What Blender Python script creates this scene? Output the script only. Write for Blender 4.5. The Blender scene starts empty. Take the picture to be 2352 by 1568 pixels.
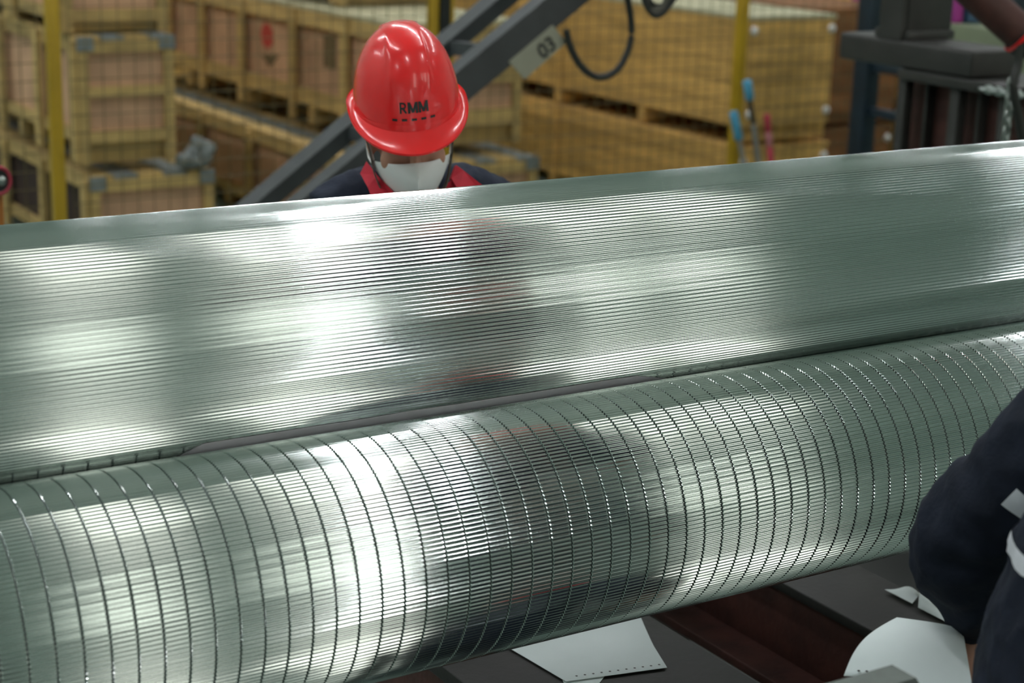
import bpy, bmesh, math, random
from mathutils import Vector, Matrix, noise
from mathutils.bvhtree import BVHTree

# ------------------------------------------------------------------ camera
scn = bpy.context.scene
col = scn.collection
W, H = 2352, 1568
F = 4055.04                      # focal length in pixels
CAM = Vector((0, 0, 2.0))
# rows: world axes expressed in camera axes (X along the rolls, Z up)
RX = Vector((0.84791, 0.11718, -0.51704))
RY = Vector((-0.52937, 0.24002, -0.81373))
RZ = Vector((0.02875, 0.96367, 0.26554))
cam_d = bpy.data.cameras.new('camera')
cam = bpy.data.objects.new('camera', cam_d)
col.objects.link(cam)
cam.matrix_world = Matrix((RX.to_tuple() + (CAM.x,), RY.to_tuple() + (CAM.y,), RZ.to_tuple() + (CAM.z,), (0, 0, 0, 1)))
cam_d.sensor_width = 36
cam_d.lens = F / W * 36
cam_d.clip_start = 0.05
cam_d.clip_end = 100
cam_d.dof.use_dof = True
cam_d.dof.focus_distance = 2.90
cam_d.dof.aperture_fstop = 3.6
scn.camera = cam

# ------------------------------------------------------------------ light / exposure
wd = bpy.data.worlds.new('world')
scn.world = wd
wd.use_nodes = True
wd.node_tree.nodes['Background'].inputs[0].default_value = (0.75, 0.85, 0.82, 1)
wd.node_tree.nodes['Background'].inputs[1].default_value = 0.25
vs = scn.view_settings
vs.view_transform = 'Standard'
vs.look = 'None'
vs.gamma = 1
vs.use_curve_mapping = False
vs.exposure = 0.0
LAMP = 68.0        # emission of the ceiling lamp diffusers
WINDOW = 2.9       # emission of the frosted window panes

rnd = random.Random(7)

def at(px, py, x=None, y=None, z=None, D=None):
    """Point on the ray of pixel (px, py) where it meets a plane, or at depth D."""
    c = Vector((px - W / 2, H / 2 - py, -F)) / F
    r = Vector((RX.dot(c), RY.dot(c), RZ.dot(c)))
    if D is not None: t = D
    elif y is not None: t = y / r.y
    elif x is not None: t = x / r.x
    else: t = (z - CAM.z) / r.z
    return CAM + r * t

# ------------------------------------------------------------------ materials
def mat(name, color, rough=0.6, metal=0.0, var=0.0, scale=(8, 8, 8), detail=4.0, bump=0.0, bump_scale=60,
        rand=0.0, spec=0.5, coat=0.0, color2=None, emis=None, estr=0.0, rough_var=0.0):
    m = bpy.data.materials.new(name)
    m.use_nodes = True
    nt = m.node_tree
    b = nt.nodes['Principled BSDF']
    b.inputs['Base Color'].default_value = (*color, 1)
    b.inputs['Roughness'].default_value = rough
    b.inputs['Metallic'].default_value = metal
    b.inputs['Specular IOR Level'].default_value = spec
    b.inputs['Coat Weight'].default_value = coat
    b.inputs['Coat Roughness'].default_value = 0.06
    if emis:
        b.inputs['Emission Color'].default_value = (*emis, 1)
        b.inputs['Emission Strength'].default_value = estr
    geo = nt.nodes.new('ShaderNodeNewGeometry')
    if var or color2 or rough_var or rand:
        mp = nt.nodes.new('ShaderNodeMapping')
        mp.inputs['Scale'].default_value = scale
        nt.links.new(geo.outputs['Position'], mp.inputs['Vector'])
        n = nt.nodes.new('ShaderNodeTexNoise')
        n.inputs['Scale'].default_value = 1.0
        n.inputs['Detail'].default_value = detail
        nt.links.new(mp.outputs[0], n.inputs['Vector'])
        ramp = nt.nodes.new('ShaderNodeValToRGB')
        ramp.color_ramp.elements[0].position = 0.32
        ramp.color_ramp.elements[1].position = 0.68
        lo = color2 if color2 else tuple(c * (1 - var) for c in color)
        hi = tuple(min(1, c * (1 + var)) for c in color)
        ramp.color_ramp.elements[0].color = (*lo, 1)
        ramp.color_ramp.elements[1].color = (*hi, 1)
        nt.links.new(n.outputs['Fac'], ramp.inputs[0])
        src = ramp.outputs[0]
        if rand:
            oi = nt.nodes.new('ShaderNodeObjectInfo')
            mr = nt.nodes.new('ShaderNodeMapRange')
            mr.inputs['To Min'].default_value = 1 - rand
            mr.inputs['To Max'].default_value = 1 + rand
            nt.links.new(oi.outputs['Random'], mr.inputs['Value'])
            hs = nt.nodes.new('ShaderNodeHueSaturation')
            nt.links.new(mr.outputs[0], hs.inputs['Value'])
            nt.links.new(src, hs.inputs['Color'])
            src = hs.outputs[0]
        nt.links.new(src, b.inputs['Base Color'])
        if rough_var:
            mr2 = nt.nodes.new('ShaderNodeMapRange')
            mr2.inputs['To Min'].default_value = max(0.02, rough - rough_var)
            mr2.inputs['To Max'].default_value = rough + rough_var
            nt.links.new(n.outputs['Fac'], mr2.inputs['Value'])
            nt.links.new(mr2.outputs[0], b.inputs['Roughness'])
    if bump:
        n2 = nt.nodes.new('ShaderNodeTexNoise')
        n2.inputs['Scale'].default_value = bump_scale
        n2.inputs['Detail'].default_value = 3
        nt.links.new(geo.outputs['Position'], n2.inputs['Vector'])
        bp = nt.nodes.new('ShaderNodeBump')
        bp.inputs['Strength'].default_value = bump
        bp.inputs['Distance'].default_value = 0.01
        nt.links.new(n2.outputs['Fac'], bp.inputs['Height'])
        nt.links.new(bp.outputs[0], b.inputs['Normal'])
    return m

M = {}
M['chrome'] = mat('fluted_chrome', (0.70, 0.76, 0.74), 0.09, 1.0)
M['chrome_dark'] = mat('slit_steel', (0.10, 0.11, 0.11), 0.5, 1.0)
M['journal'] = mat('journal_steel', (0.5, 0.52, 0.52), 0.3, 1.0, var=0.1)
M['pine'] = mat('pine_board', (0.44, 0.305, 0.11), 0.75, var=0.22, scale=(5, 2.5, 14), rand=0.16)
M['orange_pine'] = mat('orange_pine_plank', (0.60, 0.36, 0.10), 0.7, var=0.24, scale=(5, 2.2, 22), rand=0.15)
M['plywood'] = mat('reddish_plywood', (0.54, 0.325, 0.19), 0.7, var=0.15, scale=(6, 6, 6), rand=0.12)
M['brown_board'] = mat('brown_board', (0.20, 0.085, 0.025), 0.75, var=0.25, scale=(5, 3, 15), rand=0.12)
M['shaded_panel'] = mat('shade_brown_panel', (0.03, 0.014, 0.009), 0.8, var=0.3, scale=(7, 7, 7))  # plywood crate side with its shade painted in as near-black brown
M['tape'] = mat('blue_grey_tape', (0.17, 0.19, 0.18), 0.6, var=0.25, scale=(20, 20, 20))
M['lid_sheet'] = mat('pale_green_sheet', (0.42, 0.40, 0.25), 0.6, var=0.12, scale=(10, 10, 10))
M['red_print'] = mat('red_print', (0.55, 0.07, 0.05), 0.7, var=0.1)
M['grey_print'] = mat('grey_print', (0.16, 0.11, 0.05), 0.7, var=0.1)
M['white_cap'] = mat('white_cap', (0.75, 0.76, 0.72), 0.4, var=0.05)
M['yellow'] = mat('yellow_paint', (0.44, 0.275, 0.010), 0.45, var=0.12, scale=(12, 12, 5))
M['wire'] = mat('fence_wire', (0.13, 0.10, 0.035), 0.6, var=0.15)
M['black'] = mat('black_paint', (0.012, 0.014, 0.013), 0.5, var=0.1)
M['rubber'] = mat('black_rubber', (0.02, 0.022, 0.018), 0.55, var=0.1)
M['dark_steel'] = mat('dark_grey_paint', (0.045, 0.050, 0.052), 0.5, var=0.18, scale=(9, 9, 9), bump=0.1)
M['mach_steel'] = mat('machine_grey_paint', (0.036, 0.035, 0.031), 0.5, var=0.2, scale=(9, 9, 9), bump=0.1)
M['red_oxide'] = mat('red_oxide_primer', (0.062, 0.020, 0.014), 0.65, var=0.3, scale=(14, 14, 14), bump=0.15)
M['mill_steel'] = mat('mill_scale_steel', (0.019, 0.0185, 0.016), 0.6, 0.0, var=0.3, scale=(12, 12, 12), bump=0.1, rough_var=0.1)
M['bright_steel'] = mat('bright_steel', (0.42, 0.47, 0.44), 0.28, 1.0, var=0.15, scale=(30, 30, 30))
M['rail_steel'] = mat('rail_steel', (0.10, 0.12, 0.105), 0.4, 0.8, var=0.15, scale=(30, 30, 30))
M['sign_grey'] = mat('pale_sign_plate', (0.33, 0.33, 0.25), 0.6, var=0.1)
M['paper'] = mat('white_paper', (0.72, 0.80, 0.79), 0.7, var=0.03, scale=(9, 9, 9))
M['nip_paper'] = mat('lilac_white_paper', (0.86, 0.83, 0.88), 0.7, var=0.03)
M['ink'] = mat('dark_ink', (0.03, 0.03, 0.03), 0.7, var=0.1)
M['helmet'] = mat('red_helmet_shell', (0.90, 0.022, 0.024), 0.25, var=0.04, scale=(20, 20, 20), coat=0.45, spec=0.5)
M['skin'] = mat('skin', (0.52, 0.27, 0.18), 0.55, var=0.1, scale=(30, 30, 30), bump=0.05)
M['mask'] = mat('white_mask_cloth', (0.88, 0.90, 0.88), 0.8, var=0.03, bump=0.08, bump_scale=400)
M['strap'] = mat('olive_grey_webbing', (0.12, 0.115, 0.09), 0.8, var=0.3, scale=(300, 300, 300))
M['navy'] = mat('navy_cloth', (0.0105, 0.0145, 0.026), 0.85, var=0.2, scale=(25, 25, 25), bump=0.15, bump_scale=90, spec=0.25)
M['navy2'] = mat('faded_navy_cloth', (0.021, 0.027, 0.045), 0.85, var=0.2, scale=(25, 25, 25), bump=0.15, bump_scale=90, spec=0.25)
M['red_cloth'] = mat('red_cloth', (0.55, 0.015, 0.035), 0.8, var=0.12, scale=(40, 40, 40))
M['reflective'] = mat('reflective_tape', (0.66, 0.68, 0.72), 0.4, var=0.06, scale=(60, 60, 60))
M['eye'] = mat('eye_white', (0.7, 0.68, 0.65), 0.2, var=0.05)
M['hair'] = mat('black_hair', (0.012, 0.010, 0.010), 0.6, var=0.2)
M['blue_grip'] = mat('blue_grip', (0.07, 0.30, 0.45), 0.5, var=0.1)
M['grey_tube'] = mat('grey_tube', (0.23, 0.23, 0.20), 0.45, 0.4, var=0.1)
M['red_grip'] = mat('red_grip', (0.42, 0.035, 0.06), 0.5, var=0.1)
M['pink_grip'] = mat('pink_grip', (0.50, 0.18, 0.19), 0.5, var=0.1)
M['rack_blue'] = mat('rack_blue_paint', (0.009, 0.022, 0.034), 0.5, var=0.2)
M['cab_green'] = mat('grey_green_enamel', (0.17, 0.20, 0.12), 0.5, var=0.08)
M['magenta'] = mat('magenta_box', (0.38, 0.04, 0.27), 0.6, var=0.1)
M['bin_blue'] = mat('blue_bin', (0.05, 0.11, 0.19), 0.5, var=0.1)
M['orange'] = mat('orange_paint', (0.42, 0.15, 0.02), 0.5, var=0.12)
M['floor'] = mat('green_floor_paint', (0.17, 0.23, 0.20), 0.35, var=0.15, scale=(1.5, 1.5, 1.5), rough_var=0.1)
M['wall'] = mat('wall_paint', (0.40, 0.49, 0.445), 0.8, var=0.05, scale=(1, 1, 1))
M['ceil'] = mat('ceiling_sheet', (0.42, 0.49, 0.455), 0.8, var=0.05, scale=(1, 1, 1))
M['wframe'] = mat('window_frame', (0.30, 0.32, 0.31), 0.5, var=0.05)
M['pane'] = mat('frosted_pane', (0.8, 0.8, 0.78), 0.5, var=0.02, emis=(1.0, 0.965, 0.87), estr=WINDOW)
M['lamp_glow'] = mat('lamp_diffuser', (0.8, 0.8, 0.8), 0.5, var=0.02, emis=(0.97, 0.97, 1.0), estr=LAMP)
M['lamp_body'] = mat('lamp_housing', (0.4, 0.4, 0.4), 0.5, var=0.05)

# ------------------------------------------------------------------ helpers
def new_obj(name, data, parent=None):
    o = bpy.data.objects.new(name, data)
    col.objects.link(o)
    if parent is not None:
        o.parent = parent
    return o

def tag(o, label=None, cat=None, group=None, kind=None):
    if label: o['label'] = label
    if cat: o['category'] = cat
    if group: o['group'] = group
    if kind: o['kind'] = kind
    return o

def thing(name, loc, label, cat, group=None):
    o = new_obj(name, None)
    o.location = loc
    o.empty_display_size = 0.1
    tag(o, label, cat, group)
    return o

def mesh_from(verts, faces, name, m, smooth=False, sharp=None):
    me = bpy.data.meshes.new(name)
    me.from_pydata([tuple(v) for v in verts], [], faces)
    me.update()
    me.materials.append(m)
    if smooth:
        for p in me.polygons: p.use_smooth = True
        if sharp is not None:
            me.set_sharp_from_angle(angle=math.radians(sharp))
    return me

def part(name, verts, faces, m, parent=None, smooth=False, sharp=None):
    """Mesh given in world coordinates; made local to its (unrotated) parent."""
    off = world_off(parent)
    me = mesh_from([Vector(v) - off for v in verts], faces, name, m, smooth, sharp)
    return new_obj(name, me, parent)

def world_off(parent):
    off = Vector((0, 0, 0))
    p = parent
    while p is not None:
        off += p.location
        p = p.parent
    return off

_unit = {}
def unit_cube(m):
    """Bevelled unit cube mesh, shared by all boards of one material."""
    if m.name in _unit: return _unit[m.name]
    bm = bmesh.new()
    bmesh.ops.create_cube(bm, size=1.0)
    me = bpy.data.meshes.new('board_' + m.name)
    bm.to_mesh(me); bm.free()
    me.materials.append(m)
    _unit[m.name] = me
    return me

def board(name, x0, x1, y0, y1, z0, z1, m, parent=None):
    o = new_obj(name, unit_cube(m), parent)
    off = world_off(parent)
    o.location = Vector(((x0 + x1) / 2, (y0 + y1) / 2, (z0 + z1) / 2)) - off
    o.scale = (abs(x1 - x0), abs(y1 - y0), abs(z1 - z0))
    return o

def bbox(name, x0, x1, y0, y1, z0, z1, m, parent=None, bevel=0.004, seg=2):
    """A bevelled box with a mesh of its own."""
    off = world_off(parent)
    bm = bmesh.new()
    bmesh.ops.create_cube(bm, size=1.0)
    c = Vector(((x0 + x1) / 2, (y0 + y1) / 2, (z0 + z1) / 2))
    for v in bm.verts:
        v.co = Vector((v.co.x * (x1 - x0), v.co.y * (y1 - y0), v.co.z * (z1 - z0)))
    if bevel:
        bmesh.ops.bevel(bm, geom=list(bm.edges), offset=bevel, segments=seg, affect='EDGES', profile=0.5)
    me = bpy.data.meshes.new(name)
    bm.to_mesh(me); bm.free()
    me.materials.append(m)
    for p in me.polygons: p.use_smooth = True
    me.set_sharp_from_angle(angle=math.radians(50))
    o = new_obj(name, me, parent)
    o.location = c - off
    return o

def frame_from(d, up=Vector((0, 0, 1))):
    d = Vector(d).normalized()
    s = d.cross(up)
    if s.length < 1e-4: s = d.cross(Vector((0, 1, 0)))
    s.normalize()
    u = s.cross(d).normalized()
    return s, u

def tube_geo(pts, rad, seg=10, flat=1.0, up=Vector((0, 0, 1)), cap=True):
    pts = [Vector(p) for p in pts]
    if not isinstance(rad, (list, tuple)): rad = [rad] * len(pts)
    vs_, fs = [], []
    n = len(pts)
    for i, p in enumerate(pts):
        d = (pts[min(i + 1, n - 1)] - pts[max(i - 1, 0)])
        s, u = frame_from(d, up)
        r = rad[i]
        rs, ru = (r if isinstance(r, tuple) else (r, r * flat))
        for k in range(seg):
            a = 2 * math.pi * k / seg
            vs_.append(p + s * math.cos(a) * rs + u * math.sin(a) * ru)
    for i in range(n - 1):
        for k in range(seg):
            a, b = i * seg + k, i * seg + (k + 1) % seg
            fs.append((a, b, b + seg, a + seg))
    if cap:
        fs.append(tuple(reversed(range(seg))))
        fs.append(tuple(range((n - 1) * seg, n * seg)))
    return vs_, fs

def spline(pts, n=24):
    """Catmull-Rom through the points."""
    P = [Vector(p) for p in pts]
    P = [P[0] * 2 - P[1]] + P + [P[-1] * 2 - P[-2]]
    out = []
    segs = len(P) - 3
    for i in range(n + 1):
        t = i / n * segs
        k = min(int(t), segs - 1)
        u = t - k
        a, b, c, d = P[k:k + 4]
        out.append(0.5 * ((2 * b) + (c - a) * u + (2 * a - 5 * b + 4 * c - d) * u * u + (3 * b - a - 3 * c + d) * u ** 3))
    return out

def tube(name, pts, rad, m, parent=None, seg=10, **k):
    v, f = tube_geo(pts, rad, seg, **k)
    return part(name, v, f, m, parent, smooth=True, sharp=50)

def bar(name, p0, p1, w, h, m, parent=None, up=Vector((0, 0, 1))):
    """Rectangular bar from p0 to p1."""
    p0, p1 = Vector(p0), Vector(p1)
    s, u = frame_from(p1 - p0, up)
    v = []
    for p in (p0, p1):
        for a, b in ((-1, -1), (1, -1), (1, 1), (-1, 1)):
            v.append(p + s * a * w / 2 + u * b * h / 2)
    f = [(0, 1, 2, 3), (7, 6, 5, 4), (0, 4, 5, 1), (1, 5, 6, 2), (2, 6, 7, 3), (3, 7, 4, 0)]
    return part(name, v, f, m, parent)

def lathe_geo(prof, o, axis, seg=32):
    """prof: (distance along axis, radius)"""
    axis = Vector(axis).normalized()
    s, u = frame_from(axis)
    v, f = [], []
    for t, r in prof:
        for k in range(seg):
            a = 2 * math.pi * k / seg
            v.append(Vector(o) + axis * t + (s * math.cos(a) + u * math.sin(a)) * r)
    for i in range(len(prof) - 1):
        for k in range(seg):
            a, b = i * seg + k, i * seg + (k + 1) % seg
            f.append((a, b, b + seg, a + seg))
    f.append(tuple(reversed(range(seg))))
    f.append(tuple(range((len(prof) - 1) * seg, len(prof) * seg)))
    return v, f

def lathe(name, prof, o, axis, m, parent=None, seg=32):
    v, f = lathe_geo(prof, o, axis, seg)
    return part(name, v, f, m, parent, smooth=True, sharp=40)

def sphere_geo(c, r, seg=24, rings=16, rot=None):
    c = Vector(c)
    if not isinstance(r, (tuple, list)): r = (r, r, r)
    v, f = [], []
    for i in range(rings + 1):
        t = math.pi * i / rings
        for k in range(seg):
            a = 2 * math.pi * k / seg
            q = Vector((r[0] * math.sin(t) * math.cos(a), r[1] * math.sin(t) * math.sin(a), r[2] * math.cos(t)))
            if rot: q = rot @ q
            v.append(c + q)
    for i in range(rings):
        for k in range(seg):
            a, b = i * seg + k, i * seg + (k + 1) % seg
            f.append((a, a + seg, b + seg, b))
    return v, f

def solid(name, pieces, m, parent, voxel=0.008, smooth=6, wrinkle=None):
    """Fuse overlapping pieces into one continuous skin (voxel remesh + smoothing)."""
    V, Fc = [], []
    for v, f in pieces:
        o = len(V)
        V += v
        Fc += [tuple(i + o for i in q) for q in f]
    off = world_off(parent)
    me = mesh_from([Vector(v) - off for v in V], Fc, name, m)
    tmp = bpy.data.objects.new(name + '_tmp', me)
    col.objects.link(tmp)
    rm = tmp.modifiers.new('r', 'REMESH')
    rm.mode = 'VOXEL'
    rm.voxel_size = voxel
    sm = tmp.modifiers.new('s', 'SMOOTH')
    sm.iterations = smooth
    sm.factor = 0.5
    dg = bpy.context.evaluated_depsgraph_get()
    me2 = bpy.data.meshes.new_from_object(tmp.evaluated_get(dg))
    bpy.data.objects.remove(tmp)
    me2.name = name
    me2.materials.clear()
    me2.materials.append(m)
    for p in me2.polygons: p.use_smooth = True
    if wrinkle:
        amp, sc = wrinkle
        nrm = [v.normal.copy() for v in me2.vertices]
        for v, n in zip(me2.vertices, nrm):
            q = Vector((v.co.x * sc[0], v.co.y * sc[1], v.co.z * sc[2]))
            k = noise.noise(q) + 0.5 * noise.noise(q * 2.3 + Vector((3, 1, 7)))
            k = 1 - abs(k) * 1.8
            v.co += n * amp * k
        me2.update()
    return new_obj(name, me2, parent)

def limb(pts, rads, n=20, seg=18, up=Vector((0, 0, 1))):
    """Smooth tapered limb piece with rounded ends."""
    c = spline(pts, n)
    m_ = len(rads) - 1
    rr = []
    for i in range(n + 1):
        t = i / n * m_
        k = min(int(t), m_ - 1)
        u = t - k
        u = u * u * (3 - 2 * u)
        a, b = rads[k], rads[k + 1]
        if isinstance(a, tuple):
            rr.append((a[0] * (1 - u) + b[0] * u, a[1] * (1 - u) + b[1] * u))
        else:
            rr.append(a * (1 - u) + b * u)
    return tube_geo(c, rr, seg, up=up)

# ------------------------------------------------------------------ the hall
XL, XR, YN, YF, ZC = -9.0, 17.0, -8.6, 15.0, 8.6
def slab(name, x0, x1, y0, y1, z0, z1, m):
    return tag(board(name, x0, x1, y0, y1, z0, z1, m), kind='structure')
slab('floor', XL, XR, YN, YF, -0.1, 0.0, M['floor'])
slab('ceiling', XL, XR, YN, YF, ZC, ZC + 0.1, M['ceil'])
slab('wall_left', XL - 0.2, XL, YN, YF, 0, ZC, M['wall'])
slab('wall_right', XR, XR + 0.2, YN, YF, 0, ZC, M['wall'])
slab('wall_back', XL, XR, YF, YF + 0.2, 0, ZC, M['wall'])
slab('wall_front', XL, XR, YN - 0.2, YN, 0, ZC, M['wall'])

# tall frosted windows in the wall behind the photographer
WINS = [(-0.6, 0.8), (3.95, 4.75), (5.6, 7.0), (8.45, 9.45), (9.85, 10.85)]
for i, (x0, x1) in enumerate(WINS):
    z0, z1 = 0.5, 7.4
    w = tag(new_obj('window_%d' % (i + 1), None), kind='structure')
    w.location = ((x0 + x1) / 2, YN, z0)
    y0, y1 = YN, YN + 0.06
    fw = 0.05
    for a in ((x0 - fw, x0, z0 - fw, z1 + fw), (x1, x1 + fw, z0 - fw, z1 + fw), (x0, x1, z0 - fw, z0), (x0, x1, z1, z1 + fw)):
        board('window_frame', a[0], a[1], y0, y1, a[2], a[3], M['wframe'], w)
    for k in range(4):
        a, b = z0 + (z1 - z0) * k / 4, z0 + (z1 - z0) * (k + 1) / 4
        board('pane', x0, x1, y0 + 0.01, y0 + 0.03, a + 0.015, b - 0.015, M['pane'], w)
        if k: board('glazing_bar', x0, x1, y0, y1, a - 0.015, a + 0.015, M['wframe'], w)

# linear ceiling lamps
lamp0 = None
for x in (-6.6, -0.8, 5.0, 11.6):
    for y in (-2.2, 3.2, 5.2, 7.2, 9.2, 11.2, 13.2):
        lp = thing('ceiling_lamp', (x, y, ZC), 'linear white ceiling lamp hung in rows under the hall roof', 'lamp', 'ceiling lamps of the hall')
        board('housing', x - 0.09, x + 0.09, y - 0.75, y + 0.75, ZC - 0.62, ZC - 0.55, M['lamp_body'], lp)
        board('diffuser', x - 0.08, x + 0.08, y - 0.73, y + 0.73, ZC - 0.64, ZC - 0.62, M['lamp_glow'], lp)
        for dy in (-0.6, 0.6):
            board('hanger', x - 0.008, x + 0.008, y + dy - 0.008, y + dy + 0.008, ZC - 0.55, ZC, M['lamp_body'], lp)

# ------------------------------------------------------------------ the two rolls
RR = 0.19
CF = Vector((0, 2.2121, 0.9755))          # front (lower) roll axis
CB = Vector((0, 2.4334, 1.2850))          # back (upper) roll axis
X0, X1 = -0.30, 3.15
NFL = 184
PTS = 14
fl_r = random.Random(3)
fl_amp = [1.0 + fl_r.uniform(-0.05, 0.05) for _ in range(NFL)]
def flute_ring(depth=0.0022, inset=0.0, phase=0.0, vary=True):
    out = []
    for i in range(NFL):
        for k in range(PTS):
            u = k / PTS
            a = 2 * math.pi * (i + u + phase) / NFL
            c = 0.5 * (1 - math.cos(2 * math.pi * u))
            d = depth * (fl_amp[i] if vary else 1.0)
            r = RR - d * c - inset
            out.append((math.cos(a) * r, math.sin(a) * r))
    return out

def stack_rings(rings, name, m, cap=True):
    n = len(rings[0][1])
    v, f = [], []
    for x, rg in rings:
        v += [(x, a, b) for a, b in rg]
    for i in range(len(rings) - 1):
        for k in range(n):
            a, b = i * n + k, i * n + (k + 1) % n
            f.append((a, b, b + n, a + n))
    if cap:
        f.append(tuple(reversed(range(n))))
        f.append(tuple(range((len(rings) - 1) * n, len(rings) * n)))
    me = mesh_from(v, f, name, m, True)
    for e in me.edges:
        if e.vertices[0] // n == e.vertices[1] // n: e.use_edge_sharp = True
    return me

# back roll: plain flutes along its whole length
rb = thing('corrugating_roll', CB, 'upper chrome corrugating roll with fine unbroken lengthwise flutes', 'roll')
ring = flute_ring(vary=True)
ring_in = flute_ring(inset=0.003)
me = stack_rings([(X0, ring_in), (X0 + 0.004, ring), (X1 - 0.004, ring), (X1, ring_in)], 'fluted_barrel', M['chrome'])
new_obj('fluted_barrel', me, rb)
for s, xe in ((-1, X0), (1, X1)):
    lathe('journal', [(0, 0.09), (0.10, 0.09), (0.105, 0.075), (0.33, 0.075), (0.335, 0.07), (0.42, 0.07)], CB + Vector((xe, 0, 0)), (s, 0, 0), M['journal'], rb)

# front roll: the same flutes cut into bands by narrow ring slits
rf = thing('corrugating_roll', CF, 'lower chrome corrugating roll cut by many narrow ring slits', 'roll')
PITCH = 0.0357
SLIT = 0.0021
bw = PITCH - SLIT
ch = 0.0010
fr = flute_ring(phase=0.35)
fri = flute_ring(phase=0.35, inset=0.0008)
frd = flute_ring(phase=0.35, inset=0.006)
band_me = stack_rings([(-bw / 2, frd), (-bw / 2, fri), (-bw / 2 + ch, fr), (bw / 2 - ch, fr), (bw / 2, fri), (bw / 2, frd)], 'fluted_band', M['chrome'], cap=False)
xs = at(1201, 1088, y=2.055).x + SLIT     # one slit of the photograph fixes the phase
nb = 0
x = xs - math.floor((xs - X0) / PITCH) * PITCH
while x + PITCH < X1:
    b = new_obj('fluted_band', band_me, rf)
    b.location = (x + PITCH / 2, 0, 0)
    x += PITCH
    nb += 1
lathe('core', [(0, 0.1855), (X1 - X0, 0.1855)], CF + Vector((X0, 0, 0)), (1, 0, 0), M['chrome_dark'], rf, seg=96)
for s, xe in ((-1, X0), (1, X1)):
    lathe('journal', [(0, 0.09), (0.10, 0.09), (0.105, 0.075), (0.33, 0.075), (0.335, 0.07), (0.42, 0.07)], CF + Vector((xe, 0, 0)), (s, 0, 0), M['journal'], rf)

# side plates that carry the roll ends (outside the frame)
for s_, xe, lb in ((-1, X0 - 0.42, 'grey side plate carrying the free ends of the two rolls'), (1, X1 + 0.42, 'grey side plate carrying the roll ends beside the press frame')):
    st = thing('side_plate', (xe + s_ * 0.03, 2.32, 0), lb, 'stand')
    xa, xb = sorted((xe + s_ * 0.002, xe + s_ * 0.06))
    bbox('plate', xa, xb, 1.90, 2.75, 0.0, 1.55, M['mach_steel'], st, 0.006)
    for c in (CF, CB):
        lathe('bearing_cover', [(0, 0.12), (0.03, 0.12), (0.04, 0.10)], Vector((xe + s_ * 0.06, c.y, c.z)), (s_, 0, 0), M['mach_steel'], st)
    bbox('plate_foot', xe + s_ * 0.03 - 0.12, xe + s_ * 0.03 + 0.12, 1.85, 2.80, 0.0, 0.03, M['mach_steel'], st, 0.004)

# paper strip standing out of the nip
xa, xb = at(405, 1050, y=2.30).x, at(1552, 868, y=2.30).x
ax = Vector((0, CB.y - CF.y, CB.z - CF.z)).normalized()
NP = CF + ax * (RR + 0.0006)
tn = Vector((0, -ax.z, ax.y))
v, f = [], []
NS, NX = 6, 90
for i in range(NX + 1):
    t = i / NX
    x = xa + (xb - xa) * t
    edge = min(1, t / 0.04) ** 0.5 * min(1, (1 - t) / 0.10) ** 0.6
    top = 0.006 + 0.042 * edge + 0.002 * noise.noise(Vector((x * 9, 0, 0)))
    for k in range(NS + 1):
        s = -0.02 + (top + 0.02) * k / NS
        for w in (-1, 1):
            p = Vector((x, NP.y, NP.z)) + tn * s + ax * (0.0003 * w + 0.6 * max(0, s) ** 2 + 5.5 * max(0, s - 0.02) ** 2)
            v.append(p)
st_ = (NS + 1) * 2
for i in range(NX):
    for k in range(NS):
        a = i * st_ + k * 2
        f.append((a, a + 2, a + 2 + st_, a + st_))
        f.append((a + 1, a + 1 + st_, a + 3 + st_, a + 3))
    a = i * st_ + NS * 2
    f.append((a, a + 1, a + 1 + st_, a + st_))
ps = part('paper_strip', v, f, M['nip_paper'], None, True, 40)
tag(ps, 'thin white paper strip standing out of the nip between the two rolls', 'paper')

# ------------------------------------------------------------------ machine bed under the rolls
ZA = 0.60
ba = thing('machine_bed', (1.687, 2.3, 0), 'wide dark steel bed plate with red oxide sides, paper lying on it', 'machine bed')
bbox('top_plate', 1.458, 1.917, 1.9, 3.2, ZA - 0.03, ZA, M['mill_steel'], ba, 0.003)
for xx in (1.468, 1.899):
    bbox('side_web', xx, xx + 0.012, 1.92, 3.18, 0.33, ZA - 0.03, M['red_oxide'], ba, 0.002)
bbox('bottom_plate', 1.44, 1.95, 1.9, 3.2, 0.30, 0.33, M['mill_steel'], ba, 0.003)
for yy in (2.0, 3.0):
    bbox('foot', 1.55, 1.83, yy, yy + 0.12, 0.0, 0.30, M['mach_steel'], ba, 0.004)

def ibeam(name, xl, w, z0, z1, y0, y1, label):
    b = thing(name, (xl + w / 2, (y0 + y1) / 2, 0), label, 'steel beam')
    t = 0.022
    bbox('top_flange', xl, xl + w, y0, y1, z1 - t, z1, M['mill_steel'], b, 0.003)
    bbox('web', xl + 0.028, xl + 0.046, y0, y1, z0 + t, z1 - t, M['red_oxide'], b, 0.001)
    bbox('bottom_flange', xl - 0.06, xl + w + 0.02, y0, y1, z0, z0 + t, M['red_oxide'], b, 0.003)
    for yy in (y0 + 0.08, y1 - 0.2):
        bbox('foot', xl + 0.02, xl + w - 0.02, yy, yy + 0.12, 0.0, z0, M['mach_steel'], b, 0.004)
    return b
ibeam('steel_beam', 2.25, 0.20, 0.40, 0.60, 1.9, 3.2, 'dark steel beam with a red oxide web, crossing below the slit roll')
ibeam('steel_beam', 0.62, 0.20, 0.40, 0.60, 1.9, 3.2, 'dark steel beam with a red oxide web below the end of the rolls')

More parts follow.
